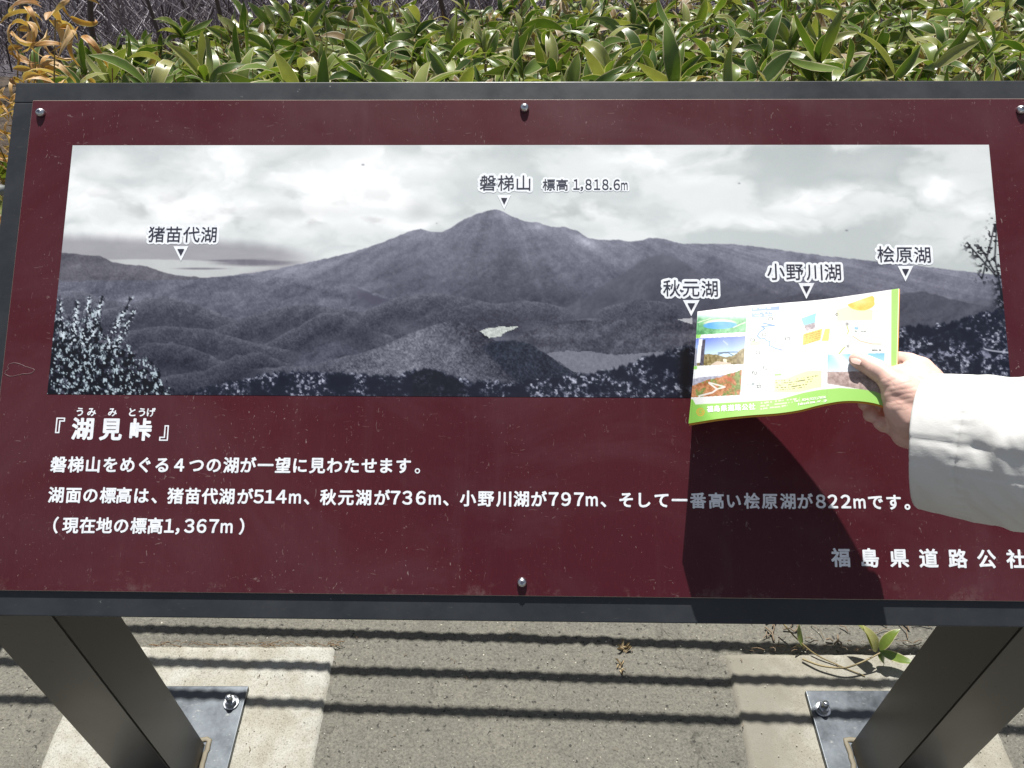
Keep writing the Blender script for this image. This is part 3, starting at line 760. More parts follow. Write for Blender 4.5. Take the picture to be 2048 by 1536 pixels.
def plate(x0, x1, y0, y1, post_x0, post_x1, bolts):
    mb = MB().box(x0, x1, y0, y1, .0075, .0165); mb.bevel(.0012, 2)
    o = world_child(mb.build('base_plate', M_PLATE))
    # putty bead round the post's foot, uneven
    pts = []
    rr = .006
    cs = [(post_x0 - rr, py0 - rr), (post_x1 + rr, py0 - rr), (post_x1 + rr, py1 + rr), (post_x0 - rr, py1 + rr)]
    loop = []
    for (a, b) in zip(cs, cs[1:] + cs[:1]):
        for k in range(14):
            t = k / 14; loop.append((a[0] + (b[0] - a[0]) * t + random.uniform(-.0015, .0015), a[1] + (b[1] - a[1]) * t + random.uniform(-.0015, .0015), .0168))
    loop.append(loop[0])
    V, F = tube([(np.array(loop), .0045)], 6)
    V[:, 2] = .0168 + (V[:, 2] - .0168) * .5
    bead = obj('weld_bead', mesh_np('weld_bead', V, F, M_PUTTY, True)); world_child(bead)
    for bx, by in bolts:
        z0 = .0167
        w = MB().lathe([(.0125, 0), (.0130, .0006), (.0130, .0020), (.0122, .0026)], 28, (bx, by, z0)).build('washer', M_STEEL, None, False); world_child(w)
        n = MB(); n.lathe([(.0088, .0027), (.0096, .0036), (.0096, .0105), (.0086, .0115)], 6, (bx, by, z0)); world_child(n.build('nut', M_STEEL))
        b = MB(); prof = [(.0052, .0100)]
        for k in range(8): prof += [(.0054, .0115 + k * .0014), (.0049, .0122 + k * .0014)]
        prof += [(.0044, .0235), (.0010, .0240)]
        b.lathe(prof, 18, (bx, by, z0)); world_child(b.build('bolt', M_STEEL, None, True))
bl = ground(462, 1404, .02); br = ground(1646, 1417, .02)
plate(-.628, -.4475, .335, .615, XLo, XLi, [(bl[0], bl[1]), (-.603, bl[1]), (bl[0], .365), (-.603, .365)])
plate(.496, .682, .327, .607, XRi, XRo, [(br[0], br[1]), (.655, br[1]), (br[0], .360), (.655, .360)])

# ================================================================== ROPE FENCE
def rope_path(A, B, n, sag, r=.0062, lay_=.060):
    A = np.array(A); B = np.array(B); L = np.linalg.norm(B - A); t = np.linspace(0, 1, n)
    P = A + (B - A) * t[:, None]; P[:, 2] -= sag * 4 * t * (1 - t)
    return P, L
def rope_mesh(A, B, sag, r=.0074):
    P, L = rope_path(A, B, int(np.linalg.norm(np.array(B) - np.array(A)) / .0035), sag)
    s = np.linspace(0, L, len(P)); seg = 12
    T = np.gradient(P, axis=0); T /= np.linalg.norm(T, axis=1, keepdims=True)
    Aa = np.cross(T, [0, 0, 1]); Aa /= np.linalg.norm(Aa, axis=1, keepdims=True); Bb = np.cross(T, Aa)
    ang = np.linspace(0, 2 * math.pi, seg, endpoint=False)
    R = r * (1 + .17 * np.cos(3 * (ang[None, :] + s[:, None] / .078 * 2 * math.pi)))
    ring = P[:, None] + R[..., None] * (Aa[:, None] * np.cos(ang)[None, :, None] + Bb[:, None] * np.sin(ang)[None, :, None])
    # slight wander of the whole rope
    w = .0005
    ring = ring + np.stack([np.zeros_like(s), w * np.sin(s / .034 * 2 * math.pi * .5), w * np.cos(s / .031 * 2 * math.pi * .5)], -1)[:, None, :]
    i = np.arange(len(P) - 1)[:, None] * seg; j = np.arange(seg)[None]; j2 = (j + 1) % seg
    F = np.stack([i + j, i + j2, i + seg + j2, i + seg + j], -1).reshape(-1, 4)
    return ring.reshape(-1, 3), F
TE = math.tan(SUN_EL)
shy = [.806 * .87, .726 * .87, .650 * .87]               # where the rope shadows lie on the ground at x = .03
fence = empty('rope_fence', loc=(0, 0.98, 0)); tag(fence, 'low wire rope fence running behind the information board', 'fence')
fy = 0.985
hts = [(fy - y) * TE for y in shy] 
hts = [hts[0] - (hts[1] - hts[0])] + hts
def fch(o):
    o.parent = fence; o.matrix_parent_inverse = Matrix.Translation((0, -.98, 0)); return o
kx, rx = -.725, 2.3
slope = .032
for k, h in enumerate(hts):
    V, F = rope_mesh((-1.75, fy + slope * 1.78, h), (rx, fy - slope * (rx - .03), h), .014)
    fch(obj('wire_rope', mesh_np('wire_rope', V, F, M_ROPE, True)))
for x in (-1.75, rx):
    p = MB().lathe([(.024, -.05), (.024, hts[-1] + .02), (.020, hts[-1] + .03), (.004, hts[-1] + .034)], 20, (x, fy - slope * (x - .03) + .03, 0)).build('fence_post', M_GPOST, None, True)
    fch(p)

# ================================================================== PLANTS
def leaf_mesh(name, L, Wd, droop, fold, curl, mat, nseg=7, twist=0.0):
    V, F, C = [], [], []
    for i in range(nseg + 1):
        t = i / nseg
        w = Wd * (math.sin(math.pi * min(1, t * .92 + .05)) ** .75) * (1 - .25 * t) if t < 1 else Wd * .02
        if i == 0: w = Wd * .12
        a = droop * t * t
        y = L * t * math.cos(a * .6); z = -L * t * math.sin(a * .6) + L * .02 * math.sin(t * 3)
        tw = twist * t
        for j, s in enumerate((-1, -.78, -.4, 0, .4, .78, 1)):
            x = s * w; dz = fold * abs(s) * w - curl * s * s * w
            V.append((x * math.cos(tw) - dz * math.sin(tw), y, z + dz * math.cos(tw) + x * math.sin(tw)))
            C.append((abs(s), t, 0, 1))
    for i in range(nseg):
        for j in range(6):
            a = i * 7 + j; F.append((a, a + 1, a + 8, a + 7))
    return mesh_np(name, V, F, mat, True, C)
def mat_leaf(name, palette, margin, rough=.38, marg_w=.86, trans=.25):
    m = NT(name, rough, 0, .5)
    a = m.n('ShaderNodeVertexColor', layer_name='paint'); sep = m.n('ShaderNodeSeparateColor'); m.l(a.outputs[0], sep.inputs[0])
    oi = m.n('ShaderNodeObjectInfo')
    geo_r = oi.outputs['Random']
    stops = [(k / (len(palette) - 1), c) for k, c in enumerate(palette)]
    col = m.ramp(geo_r, stops)
    c = m.coord()
    n = m.noise(c, 22, 4, .6)
    col = m.mix(.45, col, m.ramp(n, [(.3, G(.35)), (.7, G(.66))]), 'OVERLAY')
    # veins
    w = m.n('ShaderNodeTexWave', wave_type='BANDS', bands_direction='X'); w.inputs['Scale'].default_value = 160; w.inputs['Distortion'].default_value = .4; m.l(c, w.inputs['Vector'])
    col = m.mix(.13, col, m.ramp(w.outputs['Fac'], [(0, G(.3)), (1, G(.7))]), 'OVERLAY')
    # dry pale margin, uneven
    add = m.n('ShaderNodeMath', operation='ADD'); m.l(sep.outputs[0], add.inputs[0])
    mul = m.n('ShaderNodeMath', operation='MULTIPLY_ADD'); m.l(n, mul.inputs[0]); mul.inputs[1].default_value = .5; mul.inputs[2].default_value = -.25
    m.l(mul.outputs[0], add.inputs[1])
    tip = m.n('ShaderNodeMath', operation='MULTIPLY'); m.l(sep.outputs[1], tip.inputs[0]); tip.inputs[1].default_value = .12
    ad2 = m.n('ShaderNodeMath', operation='ADD'); m.l(add.outputs[0], ad2.inputs[0]); m.l(tip.outputs[0], ad2.inputs[1])
    col = m.mix(m.ramp(ad2.outputs[0], [(marg_w, G(0)), (marg_w + .1, G(1))]), col, margin)
    m.base(col); m.bump(w.outputs['Fac'], .2, .0006)
    tr = m.n('ShaderNodeBsdfTranslucent'); m.l(m.mix(1.0, col, (1.2, 1.35, .5, 1), 'MULTIPLY'), tr.inputs[0])
    mx = m.n('ShaderNodeMixShader'); mx.inputs[0].default_value = trans
    m.l(m.b.outputs[0], mx.inputs[1]); m.l(tr.outputs[0], mx.inputs[2]); m.l(mx.outputs[0], m.out.inputs[0])
    return m.m
PAL = [(.045, .085, .016, 1), (.085, .140, .024, 1), (.125, .185, .032, 1), (.17, .215, .045, 1), (.32, .31, .12, 1)]
M_LEAF = mat_leaf('bamboo_leaf', PAL, (.50, .45, .28, 1), .30, .90)
M_LEAFDRY = mat_leaf('dry_bamboo_leaf', [(.30, .24, .12, 1), (.42, .36, .22, 1), (.26, .17, .07, 1), (.5, .45, .32, 1)], (.55, .50, .38, 1), .55, .8)
M_ORANGE = mat_leaf('withered_leaf', [(.42, .20, .045, 1), (.55, .30, .09, 1), (.62, .42, .20, 1), (.35, .15, .04, 1)], (.62, .50, .32, 1), .5, .85)
M_CULM = flat('bamboo_culm', (.22, .17, .07, 1), .5, bumpy=40)
M_BARK = flat('grey_bark', (.105, .085, .078, 1), .85, bumpy=25)
M_TWIG = flat('pale_twig', (.20, .165, .155, 1), .8, bumpy=12)

LV = [leaf_mesh('leaf', L, w, d, f, c, M_LEAF, twist=tw) for L, w, d, f, c, tw in
      ((.155, .0225, .5, .30, .0, .5), (.140, .0205, .9, .15, .05, -.6), (.130, .0225, .2, .45, .0, .3), (.165, .0235, .8, .20, .1, .9), (.110, .0175, .5, .50, 0, -.8), (.145, .0210, 1.5, .25, .0, .4),
       (.160, .0195, -.4, .3, 0, .5), (.120, .0215, .2, .1, .15, -1.0))]
LD = [leaf_mesh('dry_leaf', L, w, d, f, c, M_LEAFDRY, twist=tw) for L, w, d, f, c, tw in ((.14, .012, 1.4, .9, .3, 1.0), (.12, .010, .9, 1.2, .2, -1.2), (.15, .011, 1.9, .7, .5, .8))]
LO = [leaf_mesh('withered_leaf', L, w, d, f, c, M_ORANGE, twist=tw) for L, w, d, f, c, tw in ((.10, .015, 1.8, .8, .5, 1.2), (.085, .013, 2.4, 1.1, .2, -1.4), (.11, .014, 1.2, .6, .6, .8))]

def orient(o, az, el, roll, s):
    """leaf axis (+y) towards azimuth az with elevation el"""
    o.rotation_euler = (Matrix.Rotation(az, 4, 'Z') @ Matrix.Rotation(el, 4, 'X') @ Matrix.Rotation(roll, 4, 'Y')).to_euler()
    o.scale = (s, s, s)
CULMS = []
for k in range(6):
    t = np.linspace(0, 1, 6); bend = random.uniform(-.1, .1), random.uniform(-.1, .1)
    pts = np.stack([bend[0] * t * t, bend[1] * t * t, t], 1)
    V, F = tube([(pts, np.array([.0028, .0026, .0024, .0022, .002, .0015]))], 6)
    CULMS.append((mesh_np('culm', V, F, M_CULM, True), bend))
BB_G = 'dwarf bamboo plants of the thicket behind the sign'
def top_z(x, y, dpt):
    """upper outline of the thicket: low at the left, rising to the right, with one gap"""
    th = np.interp(x / y, [-.80, -.60, -.50, -.42, -.36, -.30, -.2, -.13, -.085, -.05, -.02, .1, .5], [22.6, 21.7, 20.6, 19.6, 18.3, 17.4, 16.6, 16.9, 18.3, 18.3, 16.6, 15.6, 15.2])
    return CAM_H - y * math.tan(rad(23.6 + (th - 23.6) * dpt))
def plant(x, y, ztop, nleaf, label, group, dryness=.12, name='dwarf_bamboo', spread=1.0):
    zb = float(terrain_z(x, y)) - .01
    root = empty(name, loc=(x, y, zb)); tag(root, label, 'bamboo', group)
    h = max(.12, ztop - zb)
    cm, bend = random.choice(CULMS)
    c = obj('culm', cm, root); c.scale = (1, 1, h); 
    rot = random.uniform(0, 6.28); c.rotation_euler = (0, 0, rot)
    tipx = (bend[0] * math.cos(rot) - bend[1] * math.sin(rot)); tipy = (bend[0] * math.sin(rot) + bend[1] * math.cos(rot))
    az0 = random.uniform(0, 6.28)
    for k in range(nleaf):
        dry = random.random() < dryness
        top = k < nleaf * .7
        t = 1.0 - (random.uniform(0, .10) if top else random.uniform(.1, .5))
        o = obj('dry_leaf' if dry else 'leaf', random.choice(LD if dry else LV), root)
        o.location = (tipx * t * t, tipy * t * t, h * t)
        el = random.uniform(-.35, 1.2) if top else random.uniform(-.8, .5)
        if k == 0: el = random.uniform(.9, 1.4)
        if dry: el = random.uniform(-1.2, .2)
        orient(o, az0 + k * 2.4 + random.uniform(-.4, .4), el, random.uniform(-1.2, 1.2), random.uniform(.5, 1.02) * spread)
    return root
spots = []
tries = 0
while len(spots) < 285 and tries < 20000:
    tries += 1
    y = 1.55 + 2.3 * random.random() ** 1.25
    x = random.uniform(-.80, .80) * y
    if x < -.58 * y: continue
    dmin = .07 + .02 * y
    if any((x - a) ** 2 + (y - b) ** 2 < dmin * dmin for a, b in spots): continue
    spots.append((x, y))
spots.sort(key=lambda p: p[1])
for (x, y) in spots:
    dpt = (y - 1.55) / 2.3
    ztop = float(top_z(x, y, dpt)) + random.uniform(-.05, .04)
    q = x / y
    part = 'left end' if q < -.42 else 'left part' if q < -.12 else 'middle' if q < .14 else 'right part' if q < .40 else 'right end'
    row = 'front row' if dpt < .22 else 'middle rows' if dpt < .6 else 'back rows'
    dry = random.random() < .2
    lb = '%s dwarf bamboo in the %s behind the %s of the sign' % ('partly dried tan' if dry else 'glossy green', row, part)
    plant(x, y, ztop, random.randint(12, 14), lb, 'dwarf bamboo, %s, %s, %s' % ('dry' if dry else 'green', row, part), .5 if dry else (.25 if q < -.42 else .10))

# dense lower growth behind and between as one mass
def mass(name, mats, n, fx, fL, label, bend=1.0):
    Vs, Fs, Cs, MI = [], [], [], []
    off = 0
    base = [np.array([v.co[:] for v in me.vertices]) for me in LV]
    col = [np.empty(len(me.vertices) * 4, np.float32) for me in LV]
    for me, c in zip(LV, col): me.color_attributes['paint'].data.foreach_get('color', c)
    faces = np.array([tuple(p.vertices) for p in LV[0].polygons])
    for k in range(n):
        x, y, z = fx(); b = random.randrange(len(base))
        M = (Matrix.Rotation(random.uniform(0, 6.28), 3, 'Z') @ Matrix.Rotation(random.uniform(-.6, .9), 3, 'X') @ Matrix.Rotation(random.uniform(-.8, .8), 3, 'Y'))
        V = base[b] @ np.array(M).T * random.uniform(.5, .95) * fL + (x, y, z)
        Vs.append(V); Fs.append(faces + off); off += len(V); Cs.append(col[b].reshape(-1, 4)); MI.append(np.full(len(faces), random.choices(range(len(mats)), [.72, .28][:len(mats)])[0] if len(mats) > 1 else 0))
    me = mesh_np(name, np.concatenate(Vs), np.concatenate(Fs), mats[0], True, np.concatenate(Cs))
    for m in mats[1:]: me.materials.append(m)
    me.polygons.foreach_set('material_index', np.concatenate(MI).astype(np.int32))
    o = obj(name, me); tag(o, label, 'undergrowth', kind='stuff'); return o
def mat_leaf_mass():
    m = mat_leaf('bamboo_leaf_mass', PAL, (.48, .43, .26, 1), .32, .90)
    nt = m.node_tree
    for n in nt.nodes:
        if n.type == 'OBJECT_INFO':
            no = nt.nodes.new('ShaderNodeNewGeometry')
            for l in list(nt.links):
                if l.from_node == n:
                    to = l.to_socket; nt.links.remove(l); nt.links.new(no.outputs['Random Per Island'], to)
            break
    return m
M_MASS = mat_leaf_mass()
def fxm():
    while True:
        y = random.uniform(1.5, 4.2); x = random.uniform(-.60, .85) * y
        dpt = min(1, (y - 1.55) / 2.3)
        zl = float(top_z(x, y, dpt))
        zb = float(terrain_z(x, y))
        if zl - zb < .05: continue
        return x, y, zb + (zl - zb) * (.90 - .75 * random.random() ** 1.2)
mass('bamboo_undergrowth', [M_MASS, M_LEAFDRY], 7500, fxm, 1.0, 'tangled lower leaves of the dwarf bamboo thicket')
# reddish dead stalks among them
paths = []
for k in range(1500):
    x, y, z = fxm(); L = random.uniform(.10, .30); dx, dy = random.uniform(-.3, .3), random.uniform(-.3, .3)
    t = np.linspace(0, 1, 3)[:, None]
    paths.append((np.array([x, y, z - L * .6]) + t * np.array([dx * L, dy * L, L]), random.uniform(.0010, .0020)))
V, F = tube(paths, 4)
tag(obj('dead_stalks', mesh_np('dead_stalks', V, F, flat('dead_stalk', (.26, .15, .07, 1), .7, bumpy=5))), 'thin dead stalks standing among the dwarf bamboo', 'stalks', kind='stuff')

# withered orange shrubs, left ------------------------------------------------
def orange_shrub(x, y, ztop, n, label, sp=.22):
    zb = float(terrain_z(x, y)) - .02
    root = empty('withered_shrub', loc=(x, y, zb)); tag(root, label, 'shrub')
    h = ztop - zb; paths = []; tips = []
    for k in range(9):
        a = random.uniform(0, 6.28); r = random.uniform(.05, sp); t = np.linspace(0, 1, 6)
        P = np.stack([r * math.cos(a) * t ** 1.5, r * math.sin(a) * t ** 1.5, h * t * random.uniform(.6, 1)], 1)
        paths.append((P, np.linspace(.004, .0012, 6))); tips += [P[2], P[3], P[4], P[5], P[5]]
    V, F = tube(paths, 5); obj('stem', mesh_np('stem', V, F, M_CULM, True), root)
    for k in range(n):
        p = random.choice(tips); o = obj('withered_leaf', random.choice(LO), root)
        o.location = p + np.array([random.uniform(-.05, .05), random.uniform(-.05, .05), random.uniform(-.06, .05)])
        orient(o, random.uniform(0, 6.28), random.uniform(-1.2, .9), random.uniform(-1.5, 1.5), random.uniform(.4, .85))
orange_shrub(-1.13, 1.60, .76, 290, 'withered shrub with curled orange leaves beyond the upper left corner of the sign')
orange_shrub(-1.46, 2.05, .66, 170, 'withered orange leaved shrub behind the nearer one, at the far left', .25)
for k, (x, y, zt) in enumerate(((-.93, 1.02, .50), (-.96, 1.10, .60), (-.97, 1.12, .5), (-.95, 1.16, .45), (-.93, 1.32, .40), (-1.0, 1.48, .52), (-1.12, 1.62, .45), (-.90, 1.20, .22), (-1.05, 1.35, .30), (-.98, 1.25, .12), (-1.2, 1.5, .5), (-.86, 1.30, .30), (-1.08, 1.5, .36))):
    plant(x, y, zt, 9, 'dwarf bamboo growing low past the left edge of the sign', 'dwarf bamboo beside the left edge of the sign', .35)

# bare trees on the falling ground ---------------------------------------------
def bare_tree(x, y, h, label, seed, lean=0, rr=.03):
    R = random.Random(seed); zb = float(terrain_z(x, y)) - .1
    root = empty('bare_tree', loc=(x, y, zb)); tag(root, label, 'tree')
    trunk, br = [], []
    def grow(p, d, L, r, depth, store):
        n = 7; pts = [p.copy()]; rs = [r]
        for k in range(n):
            d = (d + Vector((R.uniform(-.22, .22), R.uniform(-.22, .22), R.uniform(-.12, .18)))).normalized(); p = p + d * (L / n); pts.append(p.copy()); rs.append(r * (1 - .55 * (k + 1) / n))
            if depth < 4 and k >= 1 and R.random() < (.92 if depth < 2 else .62):
                nd = (d + Vector((R.uniform(-1, 1), R.uniform(-1, 1), R.uniform(-.5, .7))) * .95).normalized()
                grow(p.copy(), nd, L * R.uniform(.45, .7), rs[-1] * .6, depth + 1, br)
        store.append((np.array([tuple(q) for q in pts]), np.array(rs)))
    grow(Vector((0, 0, 0)), Vector((lean, 0, 1)).normalized(), h, rr, 0, trunk)
    V, F = tube(trunk, 7); obj('trunk', mesh_np('trunk', V, F, M_BARK, True), root)
    V, F = tube(br, 4); obj('branches', mesh_np('branches', V, F, M_BARK if seed % 2 else M_TWIG, True), root)
def rayat(px, py, y):
    d = ray(px, py); return CAMP + d * (y / d[1])
tl = [(60, 3.9, 0, .030, 'thick dark bare tree behind the withered orange shrub'), (170, 4.6, .25, .028, 'leaning bare tree left of the thicket, its limb pointing up to the right'),
      (120, 6.2, -.2, .03, 'bare tree further down the slope behind the leaning one'), (330, 5.2, .1, .022, 'slender bare tree showing above the low left end of the thicket'),
      (420, 7.4, -.1, .035, 'bare tree far down the slope left of centre'), (900, 5.4, .05, .03, 'dark bare trunk rising through the gap in the thicket left of centre'),
      (470, 4.7, -.3, .022, 'bare sapling leaning left where the thicket rises'), (940, 7.0, .3, .028, 'bare tree in the gap of the thicket, behind the dark trunk'),
      (1010, 6.0, .2, .024, 'bare sapling just right of the gap in the thicket'), (240, 8.5, 0, .04, 'bare tree far down the slope, behind the slender ones'),
      (650, 7.0, .1, .03, 'bare tree almost hidden behind the thicket left of centre'), (1380, 6.5, 0, .03, 'bare tree glimpsed over the thicket right of centre')]
for k, (px, y, lean, rr, lb) in enumerate(tl):
    P = rayat(px, 80, y); bare_tree(P[0], y, 2.2 + (k % 3) * .5 + y * .08, lb, 40 + k, lean, rr * .62)
# far brush of thin twigs
paths = []
for k in range(16000):
    y = random.uniform(6.0, 17); x = random.uniform(-.8, .8) * y
    z = float(terrain_z(x, y)); L = random.uniform(.25, .9); a = random.uniform(-.9, .9); b = random.uniform(-.5, .5)
    z += random.uniform(0, .5)
    t = np.linspace(0, 1, 3)[:, None]
    P = np.array([x, y, z]) + t * np.array([a * L, b * L, L * .8]); P[1] += np.array([random.uniform(-.16, .16), random.uniform(-.16, .16), random.uniform(-.16, .16)]) * L
    paths.append((P, random.choice((.002, .003, .003, .005, .008))))
V, F = tube(paths, 3)
M_BRUSH = NT('brush_twig', .85)
g = M_BRUSH.n('ShaderNodeNewGeometry')
M_BRUSH.base(M_BRUSH.ramp(g.outputs['Random Per Island'], [(0, (.09, .075, .08, 1)), (.5, (.20, .175, .19, 1)), (.85, (.34, .31, .34, 1)), (1, (.6, .57, .6, 1))]))
tag(obj('brushwood', mesh_np('brushwood', V, F, M_BRUSH.m)), 'grey violet tangle of leafless brushwood covering the slope', 'brushwood', kind='stuff')

# ================================================================== LEAFLET
def icurve(pts, xs):
    pts = np.array(pts, float); return np.interp(xs, pts[:, 0], pts[:, 1])
def smooth_interp(xk, yk, x):
    # monotone-ish Catmull interpolation
    xk = np.array(xk, float); yk = np.array(yk, float)
    m = np.gradient(yk, xk); i = np.clip(np.searchsorted(xk, x) - 1, 0, len(xk) - 2)
    h = xk[i + 1] - xk[i]; t = (x - xk[i]) / h
    return (2 * t ** 3 - 3 * t ** 2 + 1) * yk[i] + (t ** 3 - 2 * t ** 2 + t) * h * m[i] + (-2 * t ** 3 + 3 * t ** 2) * yk[i + 1] + (t ** 3 - t ** 2) * h * m[i + 1]
TOPX = [(0, 1395), (1, 1797)]; BOTX = [(0, 1377), (1, 1791)]
def leaf_px(a, b):
    xt = 1395 + a * 402; xb = 1377 + a * 414
    yt = smooth_interp([1395, 1470, 1560, 1640, 1720, 1797], [623, 614, 606.5, 599.5, 588.5, 577], xt)
    yb_ = smooth_interp([1377, 1440, 1500, 1560, 1600, 1640, 1690, 1721, 1751, 1791], [847, 837, 830.5, 826, 820, 810, 802, 802.5, 807, 821], xb)
    return xt * (1 - b) + xb * b + 2.0 * np.sin(b * math.pi) * (a < .01), yt * (1 - b) + yb_ * b
def leaf_gap(a, b):
    gt = smooth_interp([0, .19, .5, .76, 1], [.030, .042, .066, .091, .1187], a)
    gb = smooth_interp([0, .08, .18, .3, .5, .75, .88, 1], [.0626, .083, .094, .102, .112, .127, .136, .143], a)
    return gt * (1 - b) + gb * b + .004 * np.sin(b * math.pi) 
def leaf_pt(a, b, lift=0.0):
    x, y = leaf_px(a, b); gp = leaf_gap(a, b) + lift
    d = cR[None] * ((x - 1024) / FPX)[:, None] - cU[None] * ((y - 768) / FPX)[:, None] + cD[None]
    t = ((SO - CAMP) @ SNv + gp) / (d @ SNv)
    return CAMP + d * t[:, None]
def inv_leaf(px, py):
    a, b = .5, .5
    for _ in range(14):
        x, y = leaf_px(np.array([a]), np.array([b])); dx, dy = px - x[0], py - y[0]
        a += dx / 410; b += dy / 228
    return a, b
def paint_leaflet(nx, ny):
    a, b = np.meshgrid(np.linspace(0, 1, nx), np.linspace(0, 1, ny))
    x, y = leaf_px(a.ravel(), b.ravel()); X = x.reshape(a.shape); Y = y.reshape(a.shape)
    C = np.ones(a.shape + (3,)) * np.array([.93, .93, .92])
    def lay(m, c):
        nonlocal C
        m = np.clip(m, 0, 1)[..., None]; C = C * (1 - m) + np.asarray(c) * m
    def poly(pts):
        ins = np.zeros(X.shape, bool); n = len(pts)
        for k in range(n):
            x1, y1 = pts[k]; x2, y2 = pts[(k + 1) % n]
            ins ^= ((y1 > Y) != (y2 > Y)) & (X < (x2 - x1) * (Y - y1) / (y2 - y1 + 1e-9) + x1)
        return ins.astype(float)
    def rgb(*c): return np.array(c) / 255.
    def seg(pts, w, c, al=1.0):
        d = np.full(X.shape, 1e9)
        for (x1, y1), (x2, y2) in zip(pts, pts[1:]):
            dx, dy = x2 - x1, y2 - y1; t = np.clip(((X - x1) * dx + (Y - y1) * dy) / (dx * dx + dy * dy + 1e-9), 0, 1)
            d = np.minimum(d, np.hypot(X - x1 - t * dx, Y - y1 - t * dy))
        lay(al * sstep(w + .6, w - .3, d), c)
    N = lambda sc, s: fbm(X / sc, Y / sc, 4, s, .6)
    # photo 1: green hills and blue lake
    m = poly([(1396, 627), (1494, 622), (1492, 664), (1390, 670)])
    g = (Y - 622) / 46
    c1 = rgb(205, 235, 228)[None, None] * (1 - sstep(.12, .45, g))[..., None] + (rgb(96, 168, 108) + (N(7, 2)[..., None] - .5) * .5) * sstep(.12, .45, g)[..., None]
    lay(m, c1)
    lay(m * np.exp(-(((X - 1440) / 33) ** 2 + ((Y - 646 ) / 7.6) ** 2) ** 6) , rgb(214, 214, 190))
    lk = sstep(1.1, .85, ((X - 1440) / 34) ** 2 + ((Y - 650.5 + (X - 1440) * .03) / 7.6) ** 2)
    lay(m * lk, rgb(66, 150, 205) + (N(12, 3)[..., None] - .5) * .15)
    seg([(1396, 645), (1408, 641), (1421, 637)], .8, rgb(225, 225, 205), .8); seg([(1467, 655), (1480, 649), (1490, 645)], .8, rgb(225, 225, 205), .8)
    # photo 2: tower, sky, bridge
    m = poly([(1390, 677), (1491, 672), (1487, 728), (1385, 732)])
    g = np.clip((Y - 673) / 34, 0, 1)[..., None]
    lay(m, rgb(92, 112, 205) * (1 - g) + rgb(190, 220, 245) * g)
    hl = 709 + 6 * (N(16, 5) - .5) - 13 * sstep(1462, 1492, X) + 6 * np.exp(-((X - 1452) / 14) ** 2)
    lay(m * sstep(-1, 1, Y - hl), rgb(128, 112, 66) + (N(4, 6)[..., None] - .5) * .55)
    seg([(1436, 706), (1450, 704.5), (1475, 704)], .8, rgb(70, 90, 110)); seg([(1436, 709), (1447, 706), (1457, 706), (1466, 711)], .7, rgb(70, 90, 110))
    seg([(1447, 682), (1455, 689)], 1.2, rgb(215, 225, 245), .4); lay(poly([(1446, 718), (1453, 718), (1454, 726), (1447, 724)]) * m, rgb(225, 222, 190))
    lay(poly([(1420, 730), (1434, 722), (1462, 726), (1462, 731)]) * m, rgb(205, 185, 165))
    lay(poly([(1384, 700), (1394, 696), (1394, 731), (1384, 731)]) * m, rgb(150, 150, 165))
    lay(poly([(1404, 680), (1411, 679), (1407, 731), (1399, 731)]), rgb(70, 66, 82) + (N(4, 8)[..., None] - .5) * .3)
    lay(poly([(1398, 679), (1405, 677), (1400, 725), (1392, 726)]), rgb(232, 232, 236))
    # photo 3: autumn road
    m = poly([(1381, 741), (1484, 736), (1480, 790), (1377, 795)])
    lay(m, rgb(245, 248, 250))
    lay(m * sstep(-1, 1, Y - (758 + 5 * (N(18, 10) - .5) - (X - 1380) * .13)), rgb(165, 165, 182) + (N(5, 11)[..., None] - .5) * .4)
    lay(m * sstep(-1, 1, Y - (771 + 8 * (N(14, 12) - .5) - (X - 1380) * .30)), rgb(176, 112, 66) + (N(5, 13)[..., None] - .5) * .5)
    lay(m * sstep(-1, 1, Y - (771 + 8 * (N(14, 12) - .5) - (X - 1380) * .30)) * sstep(.5, .62, N(9, 14)), rgb(118, 135, 62) + (N(3, 15)[..., None] - .5) * .4)
    lay(m * np.exp(-(((X - 1459) / 8) ** 2 + ((Y - 758) / 6) ** 2)) * .8, rgb(200, 70, 50))
    seg([(1398, 792), (1425, 785), (1434, 778), (1418, 766)], 1.6, rgb(225, 218, 210)); seg([(1434, 778), (1450, 774), (1436, 770), (1418, 765)], 1.3, rgb(225, 218, 210))
    for q in ([(1391, 669.5), (1402, 669), (1401, 676), (1390, 676.5)], [(1384, 732.5), (1395, 732), (1394, 738.5), (1383, 739)]): lay(poly(q), rgb(150, 215, 100))
    # map area
    blue = rgb(95, 125, 205)
    for q in ([(1503, 616), (1559, 612), (1559, 620), (1503, 623)], [(1503, 625), (1545, 623), (1545, 633), (1503, 635)]): lay(poly(q) * .8, blue)
    for yy in (617.5, 627, 631.5):
        lay(((np.abs(Y - yy + (X - 1503) * .05) < 1.1) & (X > 1506) & (X < 1543) & (fbm(X / 2.2, Y * 0, 1, int(yy)) > .42)) * .8, rgb(240, 243, 255))
    rt_ = [(1525, 646), (1549, 651), (1523, 653), (1530, 657), (1519, 664), (1515, 672), (1521, 678), (1529, 677), (1532, 681), (1540, 683), (1538, 691), (1546, 694), (1551, 697), (1561, 699)]
    seg(rt_, 1.2, rgb(70, 115, 215)); seg([(1560, 699), (1563, 700)], 2.4, rgb(120, 130, 200), .8)
    for (cx, cy) in ((1541, 637.5), (1528, 668.6), (1505, 679.5), (1515.5, 704.6), (1575, 677.6), (1530, 736), (1509, 746), (1518, 773)):
        d = np.maximum(np.abs(X - cx) / 4.2, np.abs(Y - cy) / 3.0); lay((np.abs(d - .88) < .24) * .9, rgb(60, 75, 70)); lay((np.hypot(X - cx, Y - cy) < 1.2) * .9, rgb(60, 75, 70))
